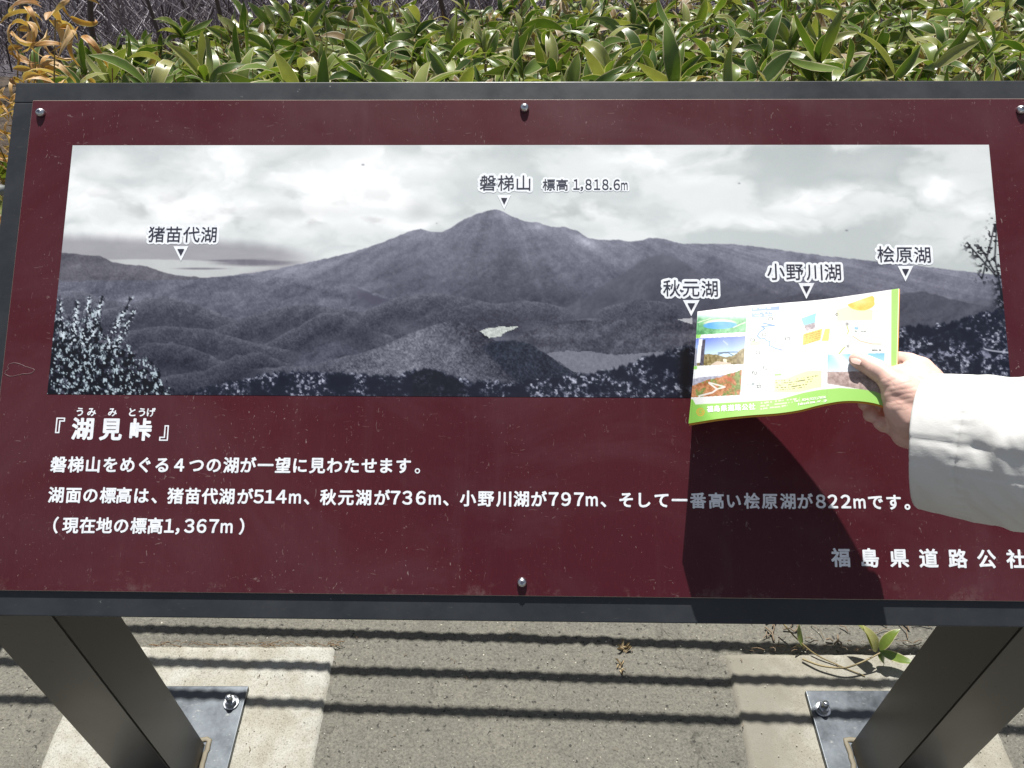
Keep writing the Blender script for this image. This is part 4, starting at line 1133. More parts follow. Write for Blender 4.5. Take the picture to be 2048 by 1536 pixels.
    for q in ([(1500, 684), (1521, 682), (1521, 690), (1500, 692)], [(1523, 703), (1541, 702), (1541, 706), (1523, 707)], [(1525, 636), (1534, 635), (1534, 639), (1525, 640)]): lay(poly(q) * .8, rgb(185, 225, 140))
    lay(poly([(1549, 748), (1563, 747), (1563, 751), (1549, 752)]), rgb(150, 220, 110))
    seg([(1494, 769), (1526, 766.5)], .6, rgb(120, 130, 130), .8); seg([(1505, 768), (1507, 768)], 1.8, rgb(120, 140, 140), .9)
    seg([(1570, 694), (1602, 684)], 2.6, rgb(150, 160, 150), .55); seg([(1572, 693.5), (1600, 684.5)], 1.2, rgb(240, 242, 238), .6)
    # small photo and orange notice
    m = poly([(1602, 637), (1632, 626), (1630, 656), (1613, 663)])
    lay(m, rgb(140, 205, 230)); lay(m * sstep(-1, 1, Y - (652 - (X - 1602) * .25)), rgb(175, 162, 165) + (N(4, 20)[..., None] - .5) * .5)
    q = [(1607, 668), (1645, 657), (1641, 680), (1605, 691)]; lay(poly(q), rgb(250, 196, 92)); q2 = [(1650, 658), (1660, 657), (1657, 682), (1643, 682)]; lay(poly(q2), rgb(250, 205, 110))
    for k in range(5):
        yy = 671 + k * 4.2; lay(((np.abs(Y - yy + (X - 1608) * .28) < 1.0) & (X > 1609) & (X < 1640) & (fbm(X / 2.0, Y * 0, 1, 90 + k) > .40)) * .75, rgb(214, 130, 50))
    # yellow wave box with grey text rows
    m = sstep(-1, 1, Y - (758 - 17 * sstep(1560, 1625, X))) * sstep(1, -1, Y - (785 - 10 * sstep(1590, 1642, X))) * (X > 1548) * (X < 1643)
    lay(m, rgb(250, 248, 178))
    for k in range(5):
        yy = 761 + k * 4.6 - 0; lay(((np.abs(Y - yy + np.clip(X - 1575, 0, None) * .16) < .95) & (X > 1551) & (X < 1636 - k * 6) & (fbm(X / 1.9, Y * 0, 1, 120 + k) > .42)) * .9, rgb(105, 105, 60))
    # crater picture, pale yellow field
    lay(poly([(1672, 620), (1700, 612), (1745, 620), (1745, 640), (1675, 642)]), rgb(252, 246, 190))
    m = ((((X - 1722) / 29) ** 2 + ((Y - 603) / 18) ** 2) < 1) & (Y > 609 - (X - 1694) * .35) & (X < 1749)
    lay(m * 1.0, rgb(238, 196, 88) + (N(8, 22)[..., None] - .5) * .18); lay(m * np.exp(-(((X - 1722) / 16) ** 2 + ((Y - 603) / 6) ** 2)) * .7, rgb(248, 226, 160))
    for (cx, cy) in ((1694, 648), (1696, 692), (1674, 629)): lay((np.hypot(X - cx, Y - cy) < 3) * .9, rgb(60, 60, 55)); lay((np.hypot(X - cx, Y - cy) < 1.6) * .8, rgb(240, 240, 235))
    seg([(1694, 652), (1697, 662), (1695, 668)], .8, rgb(170, 175, 60), .9); seg([(1690, 694), (1684, 700), (1678, 708)], .9, rgb(150, 170, 50), .9)
    seg([(1705, 672), (1720, 682), (1745, 688), (1762, 688)], .7, rgb(205, 165, 120), .9)
    lay(poly([(1709, 654), (1717, 654), (1717, 659), (1709, 659)]) * .8, rgb(120, 175, 215))
    lay(((np.abs(Y - 662.5) < 1.1) & (X > 1709) & (X < 1745) & (fbm(X / 2.4, Y * 0, 1, 130) > .42)) * .9, rgb(90, 105, 90))
    lay(((np.abs(Y - 700.5) < 1.5) & (X > 1744) & (X < 1762) & (fbm(X / 2.4, Y * 0, 1, 131) > .35)) * .9, rgb(90, 100, 100))
    # lower right photo
    m = poly([(1655, 709), (1769, 706), (1766, 790), (1740, 782), (1655, 767)])
    g = np.clip((Y - 707) / 38, 0, 1)[..., None]
    lay(m, rgb(120, 190, 235) * (1 - g) + rgb(225, 240, 250) * g); lay(m * np.exp(-((X - 1672 - (Y - 707) * .9) / 15) ** 2) * .85, rgb(248, 251, 252))
    lay(m * sstep(-1, 1, Y - (744 - (X - 1655) * .02 + 5 * (N(15, 25) - .5))), rgb(172, 148, 140) + (N(7, 26)[..., None] - .5) * .45)
    # green border
    green = rgb(140, 204, 78)
    lay(sstep(-1, 1, X - (1783 + (Y - 580) * -.005)) * .85, rgb(158, 212, 92))
    tf = icurve([(1377, 797), (1386, 799), (1391, 809), (1476, 804.5), (1559, 799), (1606, 786), (1640, 779.6), (1680, 776), (1721, 778.5), (1749, 783), (1800, 803)], X)
    lay(sstep(-.8, .8, Y - tf), green)
    lay(sstep(-.8, .8, Y - tf) * sstep(0, 12, X - 1393 - (Y - 809) * .9) * .45, rgb(176, 226, 118))
    lay(sstep(1.6, .2, np.abs(a * 3 - 1) * 130 / 1) * .10, rgb(120, 120, 120)); lay(sstep(1.6, .2, np.abs(a * 3 - 2) * 130) * .10, rgb(120, 120, 120))
    for row, (ya, x0, x1) in enumerate(((806.5, 1521, 1600), (812.5, 1521, 1585), (818, 1521, 1575))):
        yy = ya - np.clip(X - 1521, 0, None) * .13
        lay(((np.abs(Y - yy) < 1.3) & (X > x0) & (X < x1) & (fbm(X / 2.3, Y * 0, 1, 150 + row) > .36)) * .75, rgb(240, 250, 225))
    # logo: ring with an inner mark
    d = np.hypot(X - 1401, Y - 824); lay((np.abs(d - 7.2) < .9) * .9, rgb(236, 160, 60)); seg([(1398, 820), (1397, 826), (1401, 828), (1405, 826), (1405, 822), (1401, 822)], .6, rgb(236, 160, 60), .9)
    C = C * .90 + .082
    lin = tolin(np.clip(C, .02, .965)) * .97
    return np.concatenate([lin, np.ones(lin.shape[:2] + (1,))], -1).reshape(-1, 4)
def paper_mat(name, vc=True, col=None, trans=.22):
    m = NT(name, .32, 0, .5)
    if vc:
        a = m.n('ShaderNodeVertexColor', layer_name='paint'); c = a.outputs[0]
    else:
        c = m.ramp(m.noise(m.coord(), 40, 2, .5), [(0, col), (1, col)])
    m.base(c)
    m.bump(m.noise(m.coord(), 14, 3, .5), .12, .004)
    tr = m.n('ShaderNodeBsdfTranslucent'); m.l(c, tr.inputs[0])
    mx = m.n('ShaderNodeMixShader'); mx.inputs[0].default_value = trans
    m.l(m.b.outputs[0], mx.inputs[1]); m.l(tr.outputs[0], mx.inputs[2]); m.l(mx.outputs[0], m.out.inputs[0])
    return m.m
M_PAPER = paper_mat('printed_paper'); M_BACKP = paper_mat('orange_paper', False, (.82, .36, .05, 1), .12)
M_LWHITE = flat('leaflet_white_ink', (.88, .92, .84, 1), .4)
leaflet = empty('folded_leaflet', loc=tuple(leaf_pt(np.array([1.0]), np.array([.7]))[0]))
tag(leaflet, 'folded tourist leaflet with small photos, map and green border held in front of the sign', 'leaflet')
def lch(o):
    o.parent = leaflet; o.matrix_parent_inverse = Matrix.Translation(-Vector(leaflet.location)); return o
def leaf_sheet(name, nx, ny, lift, mat, col=None, grow=(0, 0, 0, 0)):
    a, b = np.meshgrid(np.linspace(0 - grow[0], 1 + grow[1], nx), np.linspace(0 - grow[2], 1 + grow[3], ny))
    V = leaf_pt(a.ravel(), b.ravel(), lift)
    i = np.arange(ny - 1)[:, None] * nx + np.arange(nx - 1)[None, :]
    F = np.stack([i, i + nx, i + nx + 1, i + 1], -1).reshape(-1, 4)
    return lch(obj(name, mesh_np(name, V, F, mat, True, col)))
tag(leaf_sheet('front_sheet', 460, 260, 0, M_PAPER, paint_leaflet(460, 260)), 'printed front side with photos and route map')
leaf_sheet('middle_sheet', 40, 24, -.0007, paper_mat('white_paper', False, (.8, .8, .78, 1), .1), None, (-.004, .003, 0, .0))
tag(leaf_sheet('back_sheet', 40, 24, -.0020, M_BACKP, None, (-.004, .007, -.006, .020)), 'orange back page peeping out along the lower and right edges')
def leaf_text(chars, x0, x1, yfun, em_px, weight, name, xs=1.0):
    n = len(chars); V, F = [], []; off = 0
    for k, ch in enumerate(chars):
        g, gf, ge = glyph(ch)
        if len(g) == 0: continue
        px = x0 + (x1 - x0) * k / max(1, n - 1); py = yfun(px); sl_ = (yfun(px + 3) - yfun(px - 3)) / 6
        bb = (g[:, 0].min() + g[:, 0].max()) / 2
        gx = (g[:, 0] - bb) * em_px * xs; gy = (g[:, 1] - .37) * em_px
        polys = [np.stack([gx, gy], 1)]; fl = [gf]
        W = polys[0]
        for a_, b_ in ge:
            A, B = W[a_], W[b_]; d = B - A; ang0 = math.atan2(d[1], d[0])
            pts = [B + weight * np.array([math.cos(t), math.sin(t)]) for t in (ang0 - 1.2, ang0, ang0 + 1.2)] + [A - weight * np.array([math.cos(t), math.sin(t)]) for t in (ang0 - 1.2, ang0, ang0 + 1.2)]
            polys.append(np.array(pts)); fl.append([(0, 1, 2, 3, 4, 5)])
        for q, (P, ff) in enumerate(zip(polys, fl)):
            X = px + P[:, 0]; Y = py - P[:, 1] + sl_ * P[:, 0]
            ab = np.array([inv_leaf(a1, b1) for a1, b1 in zip(X, Y)])
            V.append(leaf_pt(ab[:, 0], ab[:, 1], .00035 - .00012 * ((q * 5) % 11) / 11)); F += [tuple(off + i for i in f) for f in ff]; off += len(P)
    lch(obj(name, mesh_np(name, np.concatenate(V), F, M_LWHITE)))
fy1 = lambda x: 818.3 - (x - 1414) * .055
leaf_text('福島県道路公社', 1420, 1504, fy1, 13.2, .42, 'agency_lettering')
yl1 = lambda x: 806.5 - (x - 1590) * .16
leaf_text('Tel.024(522)7026', 1590, 1650, lambda x: 801.5 - (x - 1590) * .13, 6.6, .22, 'telephone_lettering')
leaf_text('fukushima.or.jp', 1597, 1652, lambda x: 808.0 - (x - 1597) * .15, 6.8, .22, 'web_lettering')

# ================================================================== PERSON (hand and sleeve)
def skin_mat():
    m = NT('skin', .48, 0, .4)
    c = m.coord()
    n = m.noise(c, 28, 4, .6); f = m.noise(c, 420, 3, .6); mott = m.noise(c, 70, 4, .6)
    col = m.ramp(n, [(.3, (.70, .445, .37, 1)), (.7, (.77, .53, .45, 1))])
    col = m.mix(.14, col, m.ramp(mott, [(.35, (.66, .40, .36, 1)), (.65, (.50, .50, .47, 1))]), 'OVERLAY')
    w = m.n('ShaderNodeTexWave', wave_type='BANDS', bands_direction='DIAGONAL'); w.inputs['Scale'].default_value = 26; w.inputs['Distortion'].default_value = 3.5; w.inputs['Detail'].default_value = 3
    w.inputs['Detail Scale'].default_value = 2.5; m.l(c, w.inputs['Vector'])
    line_ = m.ramp(w.outputs['Fac'], [(0.0, G(0)), (.10, G(1))])
    col = m.mix(.07, col, line_, 'MULTIPLY')
    m.base(col)
    mx = m.mix(.35, line_, f)
    m.bump(mx, .13, .0009)
    m.b.inputs['Subsurface Weight'].default_value = .12
    m.b.inputs['Subsurface Radius'].default_value = (.9, .35, .2)
    m.b.inputs['Subsurface Scale'].default_value = .004
    return m.m
M_SKIN = skin_mat(); M_NAIL = flat('fingernail', (.74, .52, .44, 1), .3)
person = empty('person', loc=tuple(above(1985, 900, .17)))
tag(person, 'person in a white jacket, only hand and sleeve showing, holding the leaflet', 'person')
def pch(o, par=None):
    o.parent = par or person; o.matrix_parent_inverse = Matrix.Translation(-Vector(person.location)); return o
def capsule_chain(bm_V, bm_F, nodes, seg=18):
    """tapered capsules between successive nodes (pos, r)"""
    for (p0, r0), (p1, r1) in zip(nodes, nodes[1:]):
        p0 = np.array(p0); p1 = np.array(p1); ax = p1 - p0; L = np.linalg.norm(ax); ax = ax / L
        ref = np.array([0, 0, 1.]) if abs(ax[2]) < .8 else np.array([1., 0, 0]); A = np.cross(ax, ref); A /= np.linalg.norm(A); B = np.cross(ax, A)
        rings = []
        for k in range(7): th = -math.pi / 2 + (math.pi / 2) * k / 7; rings.append((r0 * math.sin(th), r0 * math.cos(th)))
        for k in range(9): t = k / 8; rings.append((L * t, r0 + (r1 - r0) * t))
        for k in range(1, 8): th = (math.pi / 2) * k / 7; rings.append((L + r1 * math.sin(th), r1 * math.cos(th)))
        base = sum(len(v) for v in bm_V)
        ang = np.linspace(0, 2 * math.pi, seg, endpoint=False)
        V = np.concatenate([p0 + ax * h + max(r, 1e-5) * (A[None] * np.cos(ang)[:, None] + B[None] * np.sin(ang)[:, None]) for h, r in rings])
        bm_V.append(V)
        for i in range(len(rings) - 1):
            for j in range(seg): bm_F.append((base + i * seg + j, base + i * seg + (j + 1) % seg, base + (i + 1) * seg + (j + 1) % seg, base + (i + 1) * seg + j))
        bm_F.append(tuple(base + j for j in reversed(range(seg)))); bm_F.append(tuple(base + (len(rings) - 1) * seg + j for j in range(seg)))
A3 = lambda x, y, g: above(x, y, g)
c0 = A3(1862, 884, .150); t0 = np.linalg.norm(c0 - CAMP)
vd = (c0 - CAMP) / np.linalg.norm(c0 - CAMP)                   # the arm recedes from the jacket towards the hand
e1 = cR * 1.0 - cU * .13; e1 = e1 - vd * (e1 @ vd); e1 /= np.linalg.norm(e1)
ax = e1 * math.cos(rad(21)) - vd * math.sin(rad(21))

chains = [
    # thumb, lying over the leaflet
    [(A3(1713, 719, .1255), .0072), (A3(1722, 723, .1275), .0083), (A3(1738, 731, .131), .0088), (A3(1752, 739, .135), .0098), (A3(1770, 750, .139), .0102), (A3(1786, 765, .143), .0125), (A3(1806, 780, .147), .0155), (A3(1832, 800, .150), .0175), (A3(1862, 822, .152), .021)],
    # web and thenar
    [(A3(1786, 762, .141), .012), (A3(1796, 790, .143), .0145), (A3(1808, 815, .144), .0175), (A3(1830, 835, .147), .021)],
    [(A3(1800, 752, .138), .011), (A3(1830, 748, .138), .0145), (A3(1850, 775, .145), .0175), (A3(1868, 810, .15), .021)],
    [(A3(1815, 765, .143), .013), (A3(1838, 768, .144), .0160)],
    # index finger passing behind the leaflet
    [(A3(1848, 762, .135), .0175), (A3(1838, 742, .128), .0140), (A3(1818, 727, .118), .0105), (A3(1795, 721, .104), .0092), (A3(1765, 726, .094), .0085), (A3(1738, 738, .088), .0078)],
    # middle finger
    [(A3(1850, 785, .135), .0170), (A3(1835, 775, .118), .0130), (A3(1795, 765, .092), .0100), (A3(1762, 778, .088), .0092), (A3(1742, 795, .098), .0086), (A3(1732, 806, .107), .0078)],
    # ring finger
    [(A3(1852, 815, .132), .0180), (A3(1832, 812, .112), .0130), (A3(1798, 806, .090), .0098), (A3(1770, 815, .094), .0092), (A3(1751, 826, .104), .0086), (A3(1742, 829, .111), .0076)],
    # little finger
    [(A3(1850, 840, .130), .0185), (A3(1830, 845, .112), .0125), (A3(1802, 842, .098), .0092), (A3(1782, 848, .102), .0084), (A3(1768, 849, .111), .0078), (A3(1761, 846, .116), .0068)],
    # palm and heel of the hand
    [(A3(1800, 822, .128), .0135), (A3(1820, 838, .132), .0185), (A3(1845, 850, .140), .0215)],
    [(A3(1792, 856, .118), .0095), (A3(1815, 866, .128), .0145), (A3(1845, 868, .138), .0185)],
    [(A3(1822, 822, .138), .018), (A3(1862, 835, .148), .0235), (c0 + ax * .035, .0255), (c0 + ax * .15, .036)],
    [(A3(1862, 812, .150), .0205), (c0 + ax * .04 + cU * .004, .0245), (c0 + ax * .24, .038)],
]
HV, HF = [], []
for ch in chains: capsule_chain(HV, HF, ch)
me = mesh_np('body_raw', np.concatenate(HV), HF, M_SKIN, True)
tmp = bpy.data.objects.new('raw', me); COL.objects.link(tmp)
rm = tmp.modifiers.new('r', 'REMESH'); rm.mode = 'VOXEL'; rm.voxel_size = .0011; rm.use_smooth_shade = True
sm = tmp.modifiers.new('s', 'SMOOTH'); sm.factor = .6; sm.iterations = 14
dg = bpy.context.evaluated_depsgraph_get()
body_me = bpy.data.meshes.new_from_object(tmp.evaluated_get(dg)); body_me.name = 'body'
bpy.data.objects.remove(tmp)
# skin folds over the thumb base: real displacement running across the thumb
n = len(body_me.vertices); co = np.empty(n * 3, np.float32); body_me.vertices.foreach_get('co', co); co = co.reshape(-1, 3).astype(float)
no = np.empty(n * 3, np.float32); body_me.vertices.foreach_get('normal', no); no = no.reshape(-1, 3).astype(float)
q = co - CAMP; zc = q @ cD; PX = 1024 + FPX * (q @ cR) / zc; PY = 768 - FPX * (q @ cU) / zc
GP = (co - SO) @ SNv
vis = sstep(.105, .125, GP)
def fold(xa, ya, xb, yb, w, depth):
    dx, dy = xb - xa, yb - ya; t = np.clip(((PX - xa) * dx + (PY - ya) * dy) / (dx * dx + dy * dy), 0, 1)
    wob = 1.6 * np.sin(t * 9 + xa)
    d = np.hypot(PX - xa - t * dx, PY - ya - t * dy + wob * .4)
    return -.30 * depth * np.exp(-(d / w) ** 2) * (.35 + .65 * np.sin(math.pi * np.clip(t * .9 + .05, 0, 1)))
disp = np.zeros(n)
for a in ((1768, 756, 1800, 742, 1.5, .0007), (1762, 768, 1812, 752, 1.6, .0008), (1766, 776, 1822, 764, 1.7, .0009), (1770, 785, 1832, 774, 1.7, .0009), (1774, 794, 1838, 784, 1.6, .0008),
          (1779, 803, 1830, 796, 1.6, .0008), (1784, 812, 1826, 806, 1.5, .0007), (1741, 722, 1733, 744, 1.3, .0005), (1747, 724, 1739, 748, 1.3, .0006), (1754, 727, 1745, 752, 1.3, .0005),
          (1800, 722, 1812, 736, 2.2, .0018), (1796, 727, 1806, 724, 2.0, .0014), (1790, 822, 1822, 818, 1.5, .0006), (1729, 716, 1724, 732, 1.1, .0003), (1820, 742, 1850, 770, 2.0, .0005),
          (1784, 758, 1790, 790, 1.6, .0004), (1760, 846, 1764, 858, 1.8, .0013), (1778, 852, 1784, 866, 1.8, .001)):
    disp += fold(*a)
co = co + no * (disp * vis)[:, None]
body_me.vertices.foreach_set('co', co.astype(np.float32).ravel()); body_me.update()
body = pch(obj('body', body_me))
# fingernails
def nail(c, up, fw, w, l, name='fingernail'):
    c = np.array(c); up = np.array(up) / np.linalg.norm(up); fw = np.array(fw); fw = fw - up * (fw @ up); fw /= np.linalg.norm(fw); sd = np.cross(fw, up)
    V, F = [], []; nu, nv = 7, 7
    for i in range(nv):
        t = i / (nv - 1); ww = w * (.78 + .22 * math.sin(math.pi * min(1, t * .9 + .1))) * (1 - .5 * max(0, t - .75) / .25)
        for j in range(nu):
            s = -1 + 2 * j / (nu - 1); V.append(c + sd * s * ww + fw * (t - .5) * l - up * (abs(s) ** 2 * ww * .42 + (t - .4) ** 2 * l * .35))
    for i in range(nv - 1):
        for j in range(nu - 1): a = i * nu + j; F.append((a, a + 1, a + nu + 1, a + nu))
    pch(obj(name, mesh_np(name, V, F, M_NAIL, True)))
vw = lambda x, y: -ray(x, y) / np.linalg.norm(ray(x, y))
t_ax = np.array(A3(1713, 719, .1255)) - np.array(A3(1738, 731, .131))
nail(A3(1713.5, 716.5, .1325), vw(1712, 715) * .75 + SVv * .65, t_ax, .0052, .0105)
nail(A3(1750, 820, .1145), vw(1750, 820) * .9 - SUv * .2 + SVv * .3, A3(1742, 829, .111) - A3(1760, 815, .1), .0040, .0085)

# sleeve
def fabric_mat():
    m = NT('white_nylon', .55, 0, .4)
    c = m.coord()
    n = m.noise(c, 18, 4, .6); f = m.noise(c, 700, 2, .5)
    m.base(m.ramp(n, [(.3, (.64, .635, .605, 1)), (.7, (.70, .695, .665, 1))]))
    m.bump(m.mix(.3, m.noise(c, 60, 4, .6), f), .22, .0016)
    m.b.inputs['Sheen Weight'].default_value = .15
    return m.m
M_FAB = fabric_mat(); M_SEAM = flat('seam_thread', (.34, .34, .33, 1), .7, bumpy=400)
side = np.cross(ax, cD); side /= np.linalg.norm(side)         # roughly "up" in the picture
if side @ cU < 0: side = -side
out = np.cross(side, ax); 
if out @ cD > 0: out = -out                                  # towards the camera
def axis_pt(s):
    # straight forearm, bending up at the elbow
    p = c0 + ax * min(s, .27)
    if s > .27: p = p + (np.array([.35, -.75, .62]) / np.linalg.norm([.35, -.75, .62])) * (s - .27)
    return p
SL, NA = np.concatenate([np.linspace(0, .27, 170), np.linspace(.275, .56, 60)]), 150
ang = np.linspace(0, 2 * math.pi, NA, endpoint=False)
cen = np.array([axis_pt(s) for s in SL])
# smooth the elbow
for _ in range(30): cen[150:-2] = (cen[149:-3] + cen[150:-2] + cen[151:-1]) / 3
T = np.gradient(cen, axis=0); T /= np.linalg.norm(T, axis=1, keepdims=True)
SDv = side - (T @ side)[:, None] * T; SDv /= np.linalg.norm(SDv, axis=1, keepdims=True)
OUv = np.cross(SDv, T); OUv *= np.sign(OUv @ out)[:, None]
def sleeve_r(s, a):
    """a: angle, 0 = towards the camera, +pi/2 = up"""
    r = .0612 + .020 * s + 0 * a
    S, Aa = np.broadcast_arrays(s, a)
    # long soft folds slanting round the arm and gathers near the cuff band
    w1 = fbm(S * 26 + np.sin(Aa) * .9 + 3, Aa * 1.2 + 20 + S * 10, 4, 81) - .5
    w2 = fbm(S * 60 + np.cos(Aa) * 2, np.sin(Aa) * 3 + 5, 3, 83) - .5
    g = np.exp(-((S - .042) / .006) ** 2) * (np.sin(Aa * 40) * .0006)
    fo = sstep(.02, .10, S)
    r = r + w1 * .0095 * (.3 + fo) + w2 * .0030 * (.2 + fo) + g
    for (s0, a0, ls, la, k, h) in ((.085, .15, .016, .30, .8, .0034), (.108, .05, .010, .36, .8, -.0030), (.135, -.15, .016, .5, 1.1, .0035), (.165, -.2, .013, .5, 1.2, -.0028), (.19, .3, .018, .5, .9, .0032), (.060, -.02, .012, .16, .3, -.0018),
                                   (.12, -.75, .016, .45, -.8, .0026), (.15, -.8, .012, .45, -.8, -.0022), (.18, -.8, .014, .5, -.8, .0026)):
        dA = np.angle(np.exp(1j * (Aa - a0))); r = r + h * np.exp(-((S - s0 - k * .03 * dA / .5) / ls) ** 2 - (dA / la) ** 2)
    # overlapping placket edge and seam ridge along the arm
    dA = np.angle(np.exp(1j * (Aa - .06 - S * -.3))); r = r + .0011 * sstep(-.006, .006, dA) * (dA < .5) * (1 - sstep(.3, .5, dA))
    dA2 = np.angle(np.exp(1j * (Aa + .30 - S * -.45))); r = r - .0010 * np.exp(-(dA2 / .012) ** 2)
    r = r - .0012 * np.exp(-((S - .040) / .0012) ** 2) * (np.cos(Aa + .1) > .86)
    # band edge
    return r
Sg, Ag = np.meshgrid(SL, ang, indexing='ij')
Rr = sleeve_r(Sg, Ag)
Rr[0] -= .0009; 
ell = .90
PV = cen[:, None] + Rr[..., None] * (OUv[:, None] * np.cos(Ag)[..., None] * ell + SDv[:, None] * np.sin(Ag)[..., None])
# the cuff opening is not a flat cut
PV = PV + ax[None, None] * (np.exp(-Sg / .02) * (.004 * np.cos(Ag * 2 + .6)))[..., None]
inn = cen[:30, None] + (Rr[:30] - .0022)[..., None] * (OUv[:30, None] * np.cos(Ag[:30])[..., None] * ell + SDv[:30, None] * np.sin(Ag[:30])[..., None]) + ax[None, None] * (np.exp(-Sg[:30] / .02) * (.004 * np.cos(Ag[:30] * 2 + .6)))[..., None]
V = np.concatenate([inn[::-1].reshape(-1, 3), PV.reshape(-1, 3)]); nr = 30 + len(SL)
i = np.arange(nr - 1)[:, None] * NA; j = np.arange(NA)[None]; j2 = (j + 1) % NA
F = np.stack([i + j, i + j2, i + NA + j2, i + NA + j], -1).reshape(-1, 4)
sleeve = pch(obj('jacket_sleeve', mesh_np('jacket_sleeve', V, F, M_FAB, True)))
def on_sleeve(s, a, lift):
    k = np.interp(s, SL, np.arange(len(SL))); k0 = np.clip(k.astype(int), 0, len(SL) - 2); f = (k - k0)[:, None]
    c = cen[k0] * (1 - f) + cen[k0 + 1] * f; r = sleeve_r(s, a) + lift
    return c + r[:, None] * (OUv[k0] * np.cos(a)[:, None] * ell + SDv[k0] * np.sin(a)[:, None])
def seam(a0, slope, s0, s1, r, nm='seam'):
    s = np.linspace(s0, s1, 160); P = on_sleeve(s, a0 + slope * s, .0003); V, F = tube([(P, r)], 5)
    pch(obj(nm, mesh_np(nm, V, F, M_SEAM, True)), sleeve)
seam(.07, -.30, .002, .24, .0010); seam(-.30, -.45, .002, .24, .0010); seam(.20, -.30, .002, .24, .0008)
a = np.linspace(-.32, .34, 60); P = on_sleeve(np.full(60, .040), a, .0001); V, F = tube([(P, .0006)], 5); pch(obj('seam', mesh_np('seam', V, F, M_SEAM, True)), sleeve)
a = np.linspace(0, 2 * math.pi, 120); P = on_sleeve(np.full(120, .0), a, -.0006) + ax * (.004 * np.cos(a * 2 + .6))[:, None]; V, F = tube([(P, .0011)], 8); pch(obj('cuff_hem', mesh_np('cuff_hem', V, F, M_FAB, True)), sleeve)

# ================================================================== SMALL THINGS ON THE GROUND
def gp(px, py, h=0.0): return ground(px, py, h)
# fallen bamboo sprig by the right footing
def sprig(name, stem_pts, leaves, label, r=.0022):
    P = np.array([gp(x, y, h) for x, y, h in stem_pts]); root = empty(name, loc=tuple(P[0])); tag(root, label, 'plant')
    t = np.linspace(0, 1, len(P)); tt = np.linspace(0, 1, 24)
    Q = np.stack([np.interp(tt, t, P[:, k]) for k in range(3)], 1)
    for _ in range(3): Q[1:-1] = (Q[:-2] + Q[1:-1] + Q[2:]) / 3
    V, F = tube([(Q - P[0], np.linspace(r, r * .6, 24))], 6); obj('stem', mesh_np('stem', V, F, M_CULM, True), root)
    for (x, y, h, x2, y2, h2, s, roll, dry) in leaves:
        A, B = gp(x, y, h), gp(x2, y2, h2); d = Vector(B - A)
        me = (LD if dry else LV)[int(abs(x)) % (3 if dry else 8)]
        o = obj('leaf', me, root); o.location = Vector(A - P[0])
        L = max(v.co.y for v in me.vertices); sc = d.length / L
        o.rotation_euler = (d.to_track_quat('Y', 'Z').to_matrix().to_4x4() @ Matrix.Rotation(roll, 4, 'Y')).to_euler(); o.scale = (sc * s, sc, sc)
sprig('bamboo_sprig', [(1605, 1318, .012), (1640, 1332, .016), (1690, 1338, .022), (1730, 1322, .030), (1760, 1306, .036)],
      [(1758, 1303, .036, 1822, 1330, .020, 1.5, .2, 0), (1752, 1304, .036, 1742, 1256, .075, 1.7, .1, 0), (1760, 1300, .04, 1792, 1258, .080, 1.6, -.3, 0), (1755, 1308, .034, 1780, 1330, .012, 1.6, .4, 0),
       (1748, 1302, .036, 1722, 1240, .08, 1.3, .3, 0)], 'green bamboo sprig lying across the right footing by the post')
sprig('bamboo_sprig', [(1560, 1240, .03), (1590, 1275, .02), (1630, 1310, .012), (1680, 1332, .008), (1730, 1352, .008)], [], 'thin grey brown stick lying on the right footing under the sprig', .0016)
sprig('bamboo_sprig', [(1607, 1297, .004), (1606, 1290, .012)], [(1606, 1291, .012, 1583, 1248, .055, 1.9, .2, 0), (1607, 1296, .006, 1590, 1286, .004, 1.2, 0, 1), (1607, 1296, .006, 1618, 1286, .004, 1.2, 0, 1)], 'young bamboo shoot with one upright leaf left of the sprig')
M_STRAW = flat('straw', (.30, .23, .13, 1), .8, bumpy=90)
def tuft(px, py, n, label, size=.014):
    P = gp(px, py); root = empty('dead_weed', loc=tuple(P)); tag(root, label, 'weed')
    V, F, off = [], [], 0
    for k in range(n):
        a = random.uniform(0, 6.28); L = size * random.uniform(.4, 1.3); w = L * .13; h = random.uniform(.1, .7) * L
        d = np.array([math.cos(a), math.sin(a), 0]); s = np.array([-d[1], d[0], 0]); o_ = np.array([random.uniform(-.3, .3) * size, random.uniform(-.5, .5) * size, .001])
        V += [o_ - s * w, o_ + s * w, o_ + d * L * .6 + s * w + [0, 0, h], o_ + d * L + [0, 0, h * .8], o_ + d * L * .6 - s * w + [0, 0, h]]; F.append(tuple(range(off, off + 5))); off += 5
    obj('blades', mesh_np('blades', V, F, M_STRAW), root)
tuft(1247, 1300, 12, 'dead straw coloured weed in the cracked asphalt right of centre', .013)
tuft(1241, 1334, 9, 'second dead weed just in front of the cracked asphalt patch', .012)
tuft(1028, 1270, 9, 'small dry weed in the asphalt below the middle of the sign', .011)
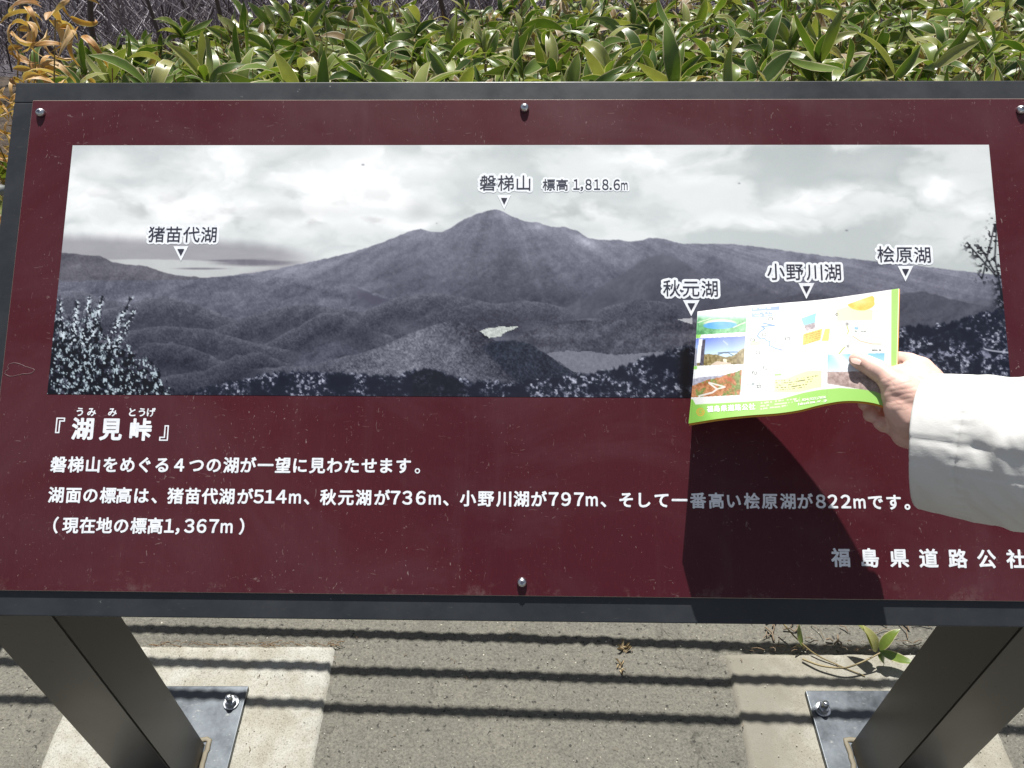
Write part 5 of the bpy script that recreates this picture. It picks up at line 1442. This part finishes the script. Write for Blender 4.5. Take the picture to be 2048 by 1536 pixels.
# litter along the footings' far edges
paths = []
for k in range(120):
    side_ = random.random() < .55
    x = random.uniform(-.66, -.31) if side_ else random.uniform(.40, .80); y = (.699 if side_ else .688) + abs(random.gauss(0, .003 if side_ else .014)) - .004; L = random.uniform(.004, .02); a_ = random.uniform(-.7, .7)
    paths.append((np.array([[x, y, .004], [x + L * math.cos(a_) * .5, y + L * math.sin(a_) * .3, .008], [x + L * math.cos(a_), y + L * math.sin(a_) * .5, .0045]]), random.uniform(.0004, .0010)))
V, F = tube(paths, 4)
tag(obj('leaf_litter', mesh_np('leaf_litter', V, F, flat('litter', (.17, .115, .065, 1), .8, bumpy=80))), 'dry brown litter caught in the joint behind the concrete footings', 'litter', kind='stuff')
paths = []
for k in range(70):
    x = random.uniform(.45, .95); y = random.uniform(.69, .80); L = random.uniform(.006, .035); a_ = random.uniform(0, 3.1)
    paths.append((np.array([[x, y, .003], [x + L * math.cos(a_) * .5, y + L * math.sin(a_) * .5, .007], [x + L * math.cos(a_ + .3), y + L * math.sin(a_ + .3), .004]]), random.uniform(.0006, .0022)))
for k in range(60):
    x = random.uniform(-1.0, .9); y = random.uniform(.45, .78); L = random.uniform(.003, .010); a_ = random.uniform(0, 3.1); zz = .0085 if (-.75 < x < -.31 or .376 < x < .8) else .0025
    paths.append((np.array([[x, y, zz], [x + L * math.cos(a_) * .5, y + L * math.sin(a_) * .5, zz + .001], [x + L * math.cos(a_ + .5), y + L * math.sin(a_ + .5), zz]]), random.uniform(.0003, .0007)))
V, F = tube(paths, 4)
tag(obj('twig_debris', mesh_np('twig_debris', V, F, flat('debris', (.20, .15, .10, 1), .8, bumpy=80))), 'broken twigs and stalk bits scattered on the pavement', 'debris', kind='stuff')
# loose grit
Vg, Fg, off = [], [], 0
for k in range(900):
    x = random.uniform(-1.0, 1.0); y = random.uniform(.40, .78); s = random.uniform(.0005, .0013); z = .0015 + s * .4
    if -.76 < x < -.30 or .37 < x < .81: z += .0065
    P = np.array([[1, 0, 0], [0, 1, 0], [-1, 0, 0], [0, -1, 0], [0, 0, 1], [0, 0, -1]]) * s * np.array([random.uniform(.7, 1.4), random.uniform(.7, 1.4), .7]) + (x, y, z)
    Vg.append(P); Fg += [tuple(off + q for q in f) for f in ((0, 1, 4), (1, 2, 4), (2, 3, 4), (3, 0, 4), (1, 0, 5), (2, 1, 5), (3, 2, 5), (0, 3, 5))]; off += 6
tag(obj('grit', mesh_np('grit', np.concatenate(Vg), Fg, flat('grit_stone', (.42, .40, .33, 1), .7, bumpy=300))), 'fine pale grit scattered on the pavement', 'grit', kind='stuff')
